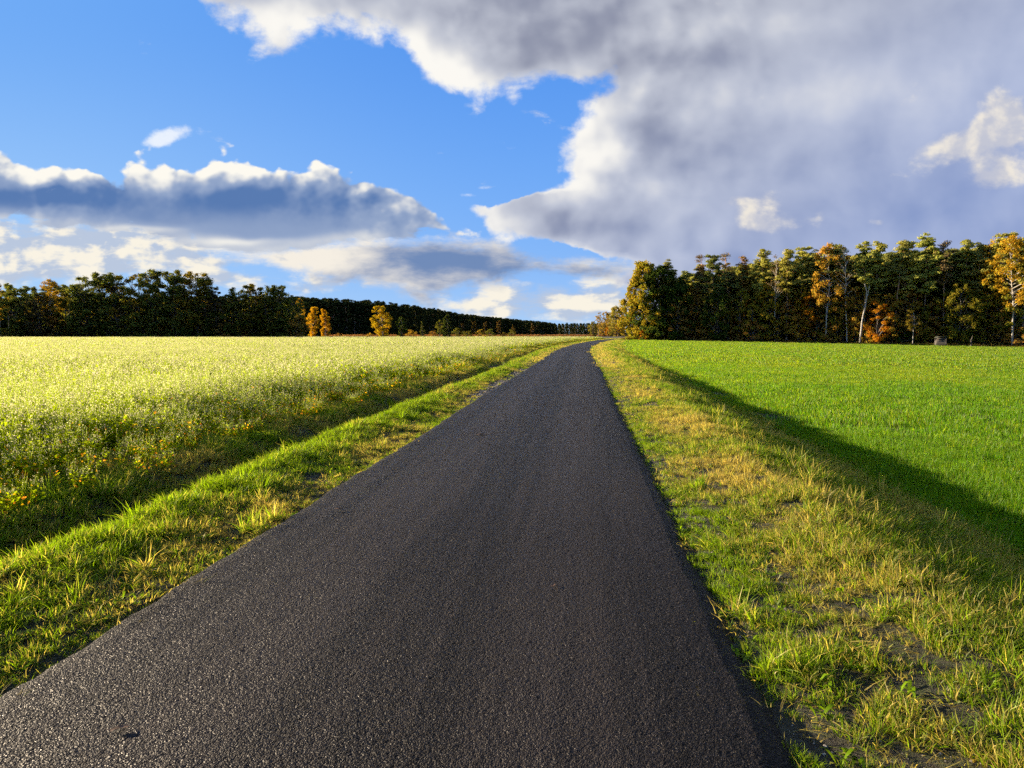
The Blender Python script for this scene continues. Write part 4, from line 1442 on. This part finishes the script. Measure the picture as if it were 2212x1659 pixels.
# ------------------------------------------------------------------ left copse
for px, top, lb, kd, cl, dY in [
    (4, 611, "golden birch cut by the picture's left edge", 'birch', 'gold', 4), (40, 622, "dark alder near the copse's left end", 'alder', 'alder', 0), (66, 624, "second dark alder from the left, left of the yellow birch", 'alder', 'alder', 2),
    (90, 626, "dull brown alder just left of the yellow birch", 'alder', (0.07, 0.06, 0.025), 0), (117, 608, "yellow drooping birch standing out of the dark copse", 'birch', (0.26, 0.18, 0.02), 1), (150, 622, "olive alder between the yellow birch and the tall alders", 'alder', 'olive', 2),
    (178, 630, "low dark alder in front of the tall alders", 'alder', 'alder', 0), (198, 588, "tall airy alder with a pointed top, left end of the tall group", 'alder', 'alder', 1), (230, 596, "tall alder between two higher crowns", 'alder', 'alder', 3),
    (260, 582, "high round alder crown in the tall group", 'alder', 'alder', 1), (302, 584, "tall alder with a brownish golden top", 'alder', 'aldergold', 3), (338, 579, "thin topped tall alder in the copse middle", 'alder', 'alder', 1),
    (366, 586, "dark alder left of the golden topped tree", 'alder', 'alder', 2), (412, 577, "tallest copse tree with golden green top", 'alder', 'aldergold', 2), (384, 592, "shaded alder in front of the golden topped tree", 'alder', 'alder', 0),
    (446, 596, "sparse alder on the right shoulder of the tall group", 'alder', 'alder', 1), (476, 630, "low brown alder in the dip of the copse", 'alder', (0.075, 0.06, 0.03), 1), (500, 634, "dark alder right of the dip in the copse", 'alder', 'alder', 2),
    (520, 615, "alder at the left of the lower group", 'alder', 'alder', 1), (546, 611, "highest alder of the lower group", 'alder', 'aldergold', 1), (570, 620, "broad alder right of the lower group's highest", 'alder', 'alder', 2),
    (606, 619, "feathery topped alder near the copse's right end", 'alder', 'alder', 1), (632, 632, "last dark alder at the copse's right end", 'alder', 'alder', 0), (585, 636, "low alder with thin stems in the right part of the copse", 'alder', 'olive', 0)]:
    T(kd, "birch_tree" if kd == 'birch' else "alder_tree", px, top, lb, cl, Y=213 + dY * 1.3, group="trees of the copse behind the flower field", wx=1.32)
for k in range(34):
    px = -40 + 690 * (k + random.random()) / 34
    tree('shrub', "copse_shrub", xat(px, 212), 212 + 7 * random.random(), 3.5 + 4 * random.random(), "dark bush filling the foot of the copse", "shrub", random.choice(['alder', 'oak', 'olive', 'brown']), group="bushes at the foot of the copse", wx=1.35)
for k, px in enumerate([-120, -90, -60, -30]):
    T('alder', "alder_tree", px, 610 + 6 * k, "alder beyond the picture's left edge", 'alder', Y=214 + 3 * (k % 2), group="trees of the copse behind the flower field")
# sunlit trees seen through the copse
for k, px in enumerate([60, 135, 165, 205, 262, 300, 500, 545, 575, 600, 640]):
    T('maple', "young_tree", px, 668 + random.gauss(0, 6), "sunlit yellow green young tree glimpsed through the copse stems", random.choice(['gold', 'olive', (0.22, 0.2, 0.02)]), Y=236 + 12 * random.random(), group="sunlit young trees behind the copse", wx=1.2)
for k in range(9):
    T('pine', "pine_tree", 14 + 22 * k + random.gauss(0, 4), 612 + 10 * random.random(), "dark pine rising behind the left end of the copse", 'pine', Y=250 + 14 * random.random(), group="pines behind the copse's left end")

# ------------------------------------------------------------------ single trees before the distant wood
T('lightbirch', "birch_tree", 676, 665, "broad orange birch right beside the copse", (0.42, 0.25, 0.012), Y=258, variant=0, wx=.85)
T('lightbirch', "birch_tree", 705, 664, "pointed orange birch, the right one of the pair by the copse", (0.44, 0.26, 0.012), Y=254, variant=1, wx=.9)
T('birch', "birch_tree", 650, 648, "golden birch half hidden behind the copse's right end", 'gold', Y=262, variant=0)
T('lightbirch', "birch_tree", 828, 663, "round golden birch alone before the dark wood", (0.42, 0.27, 0.014), Y=278, variant=0, wx=1.35)
T('oak', "oak_tree", 868, 676, "small dark green oak touching the round golden birch", 'oak', Y=280, variant=1, wx=.9)
T('conifer', "larch_tree", 913, 696, "little pale green pointed conifer before the dark wood", (0.11, 0.11, 0.02), Y=285)
T('oak', "oak_tree", 966, 679, "dark green oak alone in the middle of the distant wood's front", (0.040, 0.055, 0.014), Y=290, variant=0, wx=.85)
T('maple', "maple_tree", 950, 692, "olive brown young tree left of the lone dark oak", 'olive', Y=292, variant=1)
for i, (px, top, cl, w_) in enumerate([(885, 714, 'goldbrown', 1.5), (936, 712, 'brown', 1.2), (990, 711, 'olive', 1.6), (1010, 712, 'olive', 1.5), (1040, 714, 'goldbrown', 1.3), (1062, 713, 'olive', 1.4), (1088, 715, 'goldbrown', 1.2), (1104, 714, 'olive', 1.2), (735, 718, 'brown', 1.3), (800, 717, 'goldbrown', 1.2)]):
    T('shrub', "field_shrub", px, top, "low autumn bush in the row before the distant dark wood", cl, Y=283 + 6 * (i % 3), group="bushes before the distant wood", wx=w_, cat="shrub")
for i, (px, top) in enumerate([(1001, 696), (1024, 692), (1048, 694), (1078, 690), (1110, 700), (1150, 699)]):
    T('lightbirch', "birch_tree", px, top, "dull orange birch against the dark front of the distant wood", (0.085, 0.055, 0.016), Y=430 + 60 * i, group="dull birches before the distant wood")

# ------------------------------------------------------------------ sunlit trees beyond the bend
for i, (px, top, lb, kd, cl) in enumerate([
    (1281, 688, "small dull green tree at the left of the group beyond the bend", 'oak', (0.22, 0.19, 0.04)), (1292, 676, "pale brown birch beyond the road bend", 'birch', 'goldbrown'), (1306, 670, "tawny tree in the middle of the group beyond the bend", 'alder', (0.34, 0.25, 0.05)),
    (1318, 665, "broad ochre tree beyond the bend", 'oak', (0.36, 0.26, 0.045)), (1331, 661, "tall green topped tree beyond the bend", 'oak', (0.24, 0.21, 0.04)), (1344, 664, "ochre tree just left of the golden larch", 'oak', (0.38, 0.27, 0.04)),
    (1335, 697, "low golden bush tree left of the larch foot", 'maple', 'gold'), (1352, 690, "golden tree touching the larch", 'maple', 'larch'), (1312, 707, "small orange tree by the far road", 'maple', 'orange')]):
    T(kd, "birch_tree" if kd == 'birch' else "autumn_tree", px, top, lb, cl, Y=450 + 8 * (i % 4) if top < 690 else 425, group="sunlit trees beyond the road bend", wx=1.1)

# golden scrub at the larch's foot
T('shrub', "roadside_shrub", 1385, 712, "orange leaved bush at the foot of the golden larch", (0.42, 0.2, 0.02), Y=195.5, wx=1.1, cat="shrub")
T('shrub', "roadside_shrub", 1366, 700, "yellow green bush under the golden larch beside the road", (0.26, 0.24, 0.02), Y=197, wx=1.0, cat="shrub")

# ------------------------------------------------------------------ distant pine woods (one mass)
fr = []
fp = []
for s_ in (201, 202, 203):
    Tt = make_broad(s_, 22, .03, 3.0, 40, 42, 1.35, .62, prof='egg', trunk_r=.2)
    V_, Q_ = np.concatenate(Tt.tv), np.concatenate(Tt.tq)
    v2, q2 = np.concatenate(Tt.cv), np.concatenate(Tt.cq)
    # larger, fewer tufts for the distance
    me = mesh("far_pine", np.concatenate([V_, v2]), np.concatenate([Q_, q2 + len(V_)]), [PINEB, FARNEEDLE])
    me.polygons.foreach_set('material_index', np.concatenate([np.zeros(len(Q_)), np.ones(len(q2))]).astype(np.int32))
    fp.append(proto("far_pine", me))


def wood(name, cols, dists, tops, depth, step, label):
    xs, ys, hs = [], [], []
    for r_ in range(int(depth / step)):
        px = cols[0]
        while px < cols[-1]:
            D = np.interp(px, cols, dists) * (1 + r_ * step / 400.0)
            xs.append(xat(px, D) + random.gauss(0, 1)); ys.append(D + random.gauss(0, 1.5))
            hs.append((CAMH + ray(px, np.interp(px, cols, tops))[2] * D) * (0.88 + 0.15 * random.random()))
            px += step * (0.8 + 0.5 * random.random()) / D * F / S
    xs, ys, hs = np.array(xs), np.array(ys), np.array(hs)
    sc = hs / 22.0
    sc3 = np.stack([sc * 1.45, sc * 1.45, sc], 1)
    n = len(xs)
    rot = np.stack([np.zeros(n), np.zeros(n), rng.random(n) * 6.28], 1)
    tint = np.clip(rng.normal(0.3, 0.25, n), 0, 1)
    return scatter(name, fp, np.stack([xs, ys, np.zeros(n) - 0.2], 1), rot, sc3, tint, label, "forest")


wood("distant_forest", [-60, 100, 300, 640, 740, 820, 900, 1000, 1060, 1120, 1165, 1200], [300, 320, 360, 411, 430, 459, 590, 822, 930, 1080, 1250, 1380],
     [640, 640, 640, 640, 646, 650, 660, 678, 684, 690, 694, 698], 30, 3.4, "dark pine wood stretching across the distance behind the flower field")
wood("horizon_forest", [1190, 1225, 1260, 1300, 1340], [1500, 1480, 1450, 1400, 1350], [700, 697, 698, 697, 697], 40, 8.0, "low dark wood on the horizon left of the road bend")

# the dark depth of the wood on the right
n = 900
px = 1440 + 900 * rng.random(n)
off = 62 + 60 * rng.random(n)
Yf = np.full(n, 250.0)
for _ in range(6):
    Yf = forest_front((px * S - 512) / F * Yf) + off
xs = (px * S - 512) / F * Yf
lt = lateral(xs, Yf)
k = lt > 12
xs, Yf, px = xs[k], Yf[k], px[k]
topv = np.interp(px, [1440, 1480, 1650, 1850, 2000, 2212, 2400], [630, 618, 598, 584, 576, 570, 562]) + rng.normal(0, 4, len(px))
hh = np.array([CAMH + ray(a, b)[2] / ray(a, b)[1] * c for a, b, c in zip(px, topv, Yf)]) + 1.6
sc = hh / 22
scatter("deep_forest", fp, np.stack([xs, Yf, np.full(len(xs), -1.8)], 1), np.stack([0 * xs, 0 * xs, rng.random(len(xs)) * 6.28], 1), np.stack([sc * 1.1, sc * 1.1, sc], 1),
        np.clip(rng.normal(0.3, 0.2, len(xs)), 0, 1), "dark depth of the pine wood behind the first rows of trees on the right", "forest")
# ------------------------------------------------------------------ wooden hide at the forest edge
wm, t, out = material("weathered_wood")
p = E(t, t.new('ShaderNodeTexCoord').outputs['Object'])
n_ = t.noise(t.v('MULTIPLY', p, (14.0, 14.0, 1.6)), 1.4, 4, 0.6)
principled(t, out, Base_Color=t.mix(n_, (0.035, 0.031, 0.027), (0.10, 0.09, 0.08)), Roughness=0.9, Normal=bump(t, n_, 0.5, 0.02))
fm, t, out = material("roofing_felt")
p = E(t, t.new('ShaderNodeTexCoord').outputs['Object'])
n_ = t.noise(p, 30, 3, 0.6)
principled(t, out, Base_Color=t.mix(n_, (0.05, 0.06, 0.05), (0.12, 0.13, 0.11)), Roughness=0.95, Normal=bump(t, n_, 0.4, 0.02))


def boxes(lst):
    """[(centre, size)] -> V, Q ; slightly irregular boards"""
    Vs, Qs = [], []
    for i, (c, s_) in enumerate(lst):
        c = np.array(c); s_ = np.array(s_) / 2
        v_ = np.array([[-1, -1, -1], [1, -1, -1], [1, 1, -1], [-1, 1, -1], [-1, -1, 1], [1, -1, 1], [1, 1, 1], [-1, 1, 1]]) * s_ + c
        Vs.append(v_); Qs.append(np.array([[0, 3, 2, 1], [4, 5, 6, 7], [0, 1, 5, 4], [1, 2, 6, 5], [2, 3, 7, 6], [3, 0, 4, 7]]) + 8 * i)
    return np.concatenate(Vs), np.concatenate(Qs)


hx = xat(2030, 168.5)
hy = 168.5
hz_ = float(terrain(np.array([hx]), np.array([hy]))[0])
hide = bpy.data.objects.new("hunting_hide", None); COL.objects.link(hide)
hide.location = (hx, hy, hz_); hide.rotation_euler = (0, 0, -0.25)
tag(hide, "small grey wooden hunting hide with slatted front at the forest edge", "hunting hide")
for sx in (-1, 1):
    for sy in (-1, 1):
        v_, q = boxes([((sx * 0.92, sy * 0.7, 1.05), (0.12, 0.12, 2.1))])
        v_[:4, 0] += sx * 0.16
        obj("post", mesh("post", v_, q, [wm]), hide)
bl = []
for k in range(9):
    bl.append(((-0.80 + 0.2 * k, -0.79, 0.72 + 0.03 * random.random()), (0.165, 0.03, 1.15 + 0.05 * random.random())))
v_, q = boxes(bl); obj("front_panel", mesh("front_panel", v_, q, [wm]), hide)
for sx in (-1, 1):
    v_, q = boxes([((sx * 1.0, -0.52 + 0.26 * k, 0.72), (0.03, 0.21, 1.12)) for k in range(5)])
    obj("side_panel", mesh("side_panel", v_, q, [wm]), hide)
v_, q = boxes([((0, 0.79, 1.0), (1.7, 0.03, 1.9))]); obj("back_panel", mesh("back_panel", v_, q, [wm]), hide)
v_, q = boxes([((0, -0.83, 1.34), (2.0, 0.05, 0.10)), ((0, -0.83, 1.86), (2.0, 0.05, 0.16))]); obj("window_rail", mesh("window_rail", v_, q, [wm]), hide)
v_, q = boxes([((0, 0, 2.17), (2.3, 1.95, 0.07))]); v_[:, 2] += -v_[:, 1] * 0.14
obj("roof", mesh("roof", v_, q, [fm]), hide)

# pale snag right of the hide
TT = TB()
TT.tube([(0, 0, -0.2), (0.05, 0, 0.7), (0.0, 0, 1.3), (0.18, 0, 2.1), (0.3, 0, 2.7)], [0.16, 0.13, 0.12, 0.10, 0.03], 7)
TT.tube([(0.0, 0, 1.2), (-0.15, 0, 1.6), (-0.2, 0, 1.9)], [0.07, 0.05, 0.02], 5)
tm, _ = TT.meshes("snag", BARK, LEAF)
sx_, sy_ = xat(2096, 166.5), 166.5
o = obj("tree_snag", tm, loc=(sx_, sy_, float(terrain(np.array([sx_]), np.array([sy_]))[0])), label="short broken stump right of the wooden hide", cat="tree stump")

# ------------------------------------------------------------------ fallen leaves on the asphalt
dm, t, out = material("dry_leaf")
p = E(t, t.new('ShaderNodeTexCoord').outputs['Object'])
n_ = t.noise(p, 60, 3, 0.6)
principled(t, out, Base_Color=t.mix(n_, (0.035, 0.020, 0.012), (0.12, 0.06, 0.025)), Roughness=0.7)


def dry_leaf(px, py, size, rz, label, seed):
    r_ = np.random.default_rng(seed)
    n = 14
    th = np.linspace(0, 2 * PI, n, endpoint=False)
    rr = size * (0.55 + 0.18 * np.cos(2 * th) + 0.13 * r_.random(n))
    ringo = np.stack([rr * np.cos(th), rr * 0.7 * np.sin(th), 0.16 * size * np.abs(np.sin(th)) ** 1.5 + 0.006 * r_.random(n)], 1)
    inn = ringo * np.array([0.5, 0.5, 0.35]) + np.array([0, 0, 0.004])
    V_ = np.concatenate([ringo, inn, [[0, 0, 0.004]], [[-size * 1.05, 0.01, 0.006], [-size * 1.05, 0.014, 0.006]]])
    fc = [(i, (i + 1) % n, n + (i + 1) % n, n + i) for i in range(n)] + [(n + i, n + (i + 1) % n, 2 * n) for i in range(n)] + [(2 * n + 1, 2 * n + 2, 2 * n)]
    g_ = gnd(px, py, 0.035)
    o_ = obj("fallen_leaf", mesh("fallen_leaf", V_, fc, [dm], True), loc=(g_[0], g_[1], 0.041), label=label, cat="leaf")
    o_.rotation_euler = (0, 0, rz)


dry_leaf(258, 1578, 0.045, 0.6, "dark curled leaf lying on the asphalt near the lower left corner", 1)
dry_leaf(731, 1102, 0.06, 0.2, "dark dead leaf on the asphalt beside the left grass edge", 2)
dry_leaf(1040, 940, 0.11, 0.1, "dark leaf lying on the asphalt far ahead, left of the road middle", 3)
dry_leaf(1195, 1268, 0.03, 1.2, "tiny brown leaf in the middle of the road", 4)

# ------------------------------------------------------------------ stones along the broken road edges
stm, t, out = material("pale_stone")
tint = t.attr('tint', 'INSTANCER')
principled(t, out, Base_Color=t.mix(tint, (0.08, 0.07, 0.06), (0.28, 0.25, 0.21)), Roughness=0.9)
SP_ = []
for s_ in range(3):
    r_ = np.random.default_rng(300 + s_)
    me = bpy.data.meshes.new("pebble")
    import bmesh
    bm = bmesh.new(); bmesh.ops.create_icosphere(bm, subdivisions=2, radius=1.0)
    for v in bm.verts:
        v.co *= 0.75 + 0.4 * r_.random()
        v.co.z *= 0.55
    bm.to_mesh(me); bm.free(); me.materials.append(stm)
    SP_.append(proto("pebble", me))
y1 = 18.5 + 17 * rng.random(1300); x1 = np.interp(y1, CL[:, 1], CL[:, 0]) - RW - 0.02 - 0.34 * rng.random(1300) ** 1.2
y2 = 1.5 + 11 * rng.random(3000); x2 = np.interp(y2, CL[:, 1], CL[:, 0]) + RW + 0.02 + 0.75 * rng.random(3000) ** 1.3
xs, ys = np.concatenate([x1, x2]), np.concatenate([y1, y2])
k = fbm(xs * 1.5, ys * 1.5, 77) > 0.44
xs, ys = xs[k], ys[k]
lt = lateral(xs, ys)
scs = np.where(ys > 16, 0.012 + 0.03 * rng.random(len(xs)) ** 3, 0.003 + 0.008 * rng.random(len(xs)) ** 4)
scatter("gravel", SP_, *finish(xs, ys, lt, scs, rng.random(len(xs)), rng, 0.3), "pale gravel spilling along the broken asphalt edges", "gravel")

# ------------------------------------------------------------------ strips of dry weeds
WEED = blade_material("dry_weed_blades", (0.16, 0.085, 0.03), (0.22, 0.10, 0.045), 1.2, 0.35, gloss=0)
WP = [blade_proto("weed_clump", WEED, 90 + i, 90, 1.6, 0.5, 1.5, 0.14, 0.4, seg=1) for i in range(2)]
n = 1100
px = 700 + 660 * rng.random(n); D = np.interp(px, [700, 1100, 1250, 1360], [300, 330, 420, 520]) + 26 * rng.random(n)
xs = (px * S - 512) / F * D
scatter("dry_weeds", WP, *finish(xs, D, lateral(xs, D), 0.6 + 0.6 * rng.random(n), rng.random(n), rng, 0.05), "rusty strip of dry weeds between the flower field and the far wood", "weeds")
# rough grass at the foot of the right forest
n = 4200
px = 1345 + 930 * rng.random(n)
Yf = np.full(n, 186.0)
off = -1.0 + 13 * rng.random(n) ** 1.5
for _ in range(5):
    Yf = forest_front((px * S - 512) / F * Yf) + off
xs = (px * S - 512) / F * Yf
lt = lateral(xs, Yf)
kk_ = lt > 4
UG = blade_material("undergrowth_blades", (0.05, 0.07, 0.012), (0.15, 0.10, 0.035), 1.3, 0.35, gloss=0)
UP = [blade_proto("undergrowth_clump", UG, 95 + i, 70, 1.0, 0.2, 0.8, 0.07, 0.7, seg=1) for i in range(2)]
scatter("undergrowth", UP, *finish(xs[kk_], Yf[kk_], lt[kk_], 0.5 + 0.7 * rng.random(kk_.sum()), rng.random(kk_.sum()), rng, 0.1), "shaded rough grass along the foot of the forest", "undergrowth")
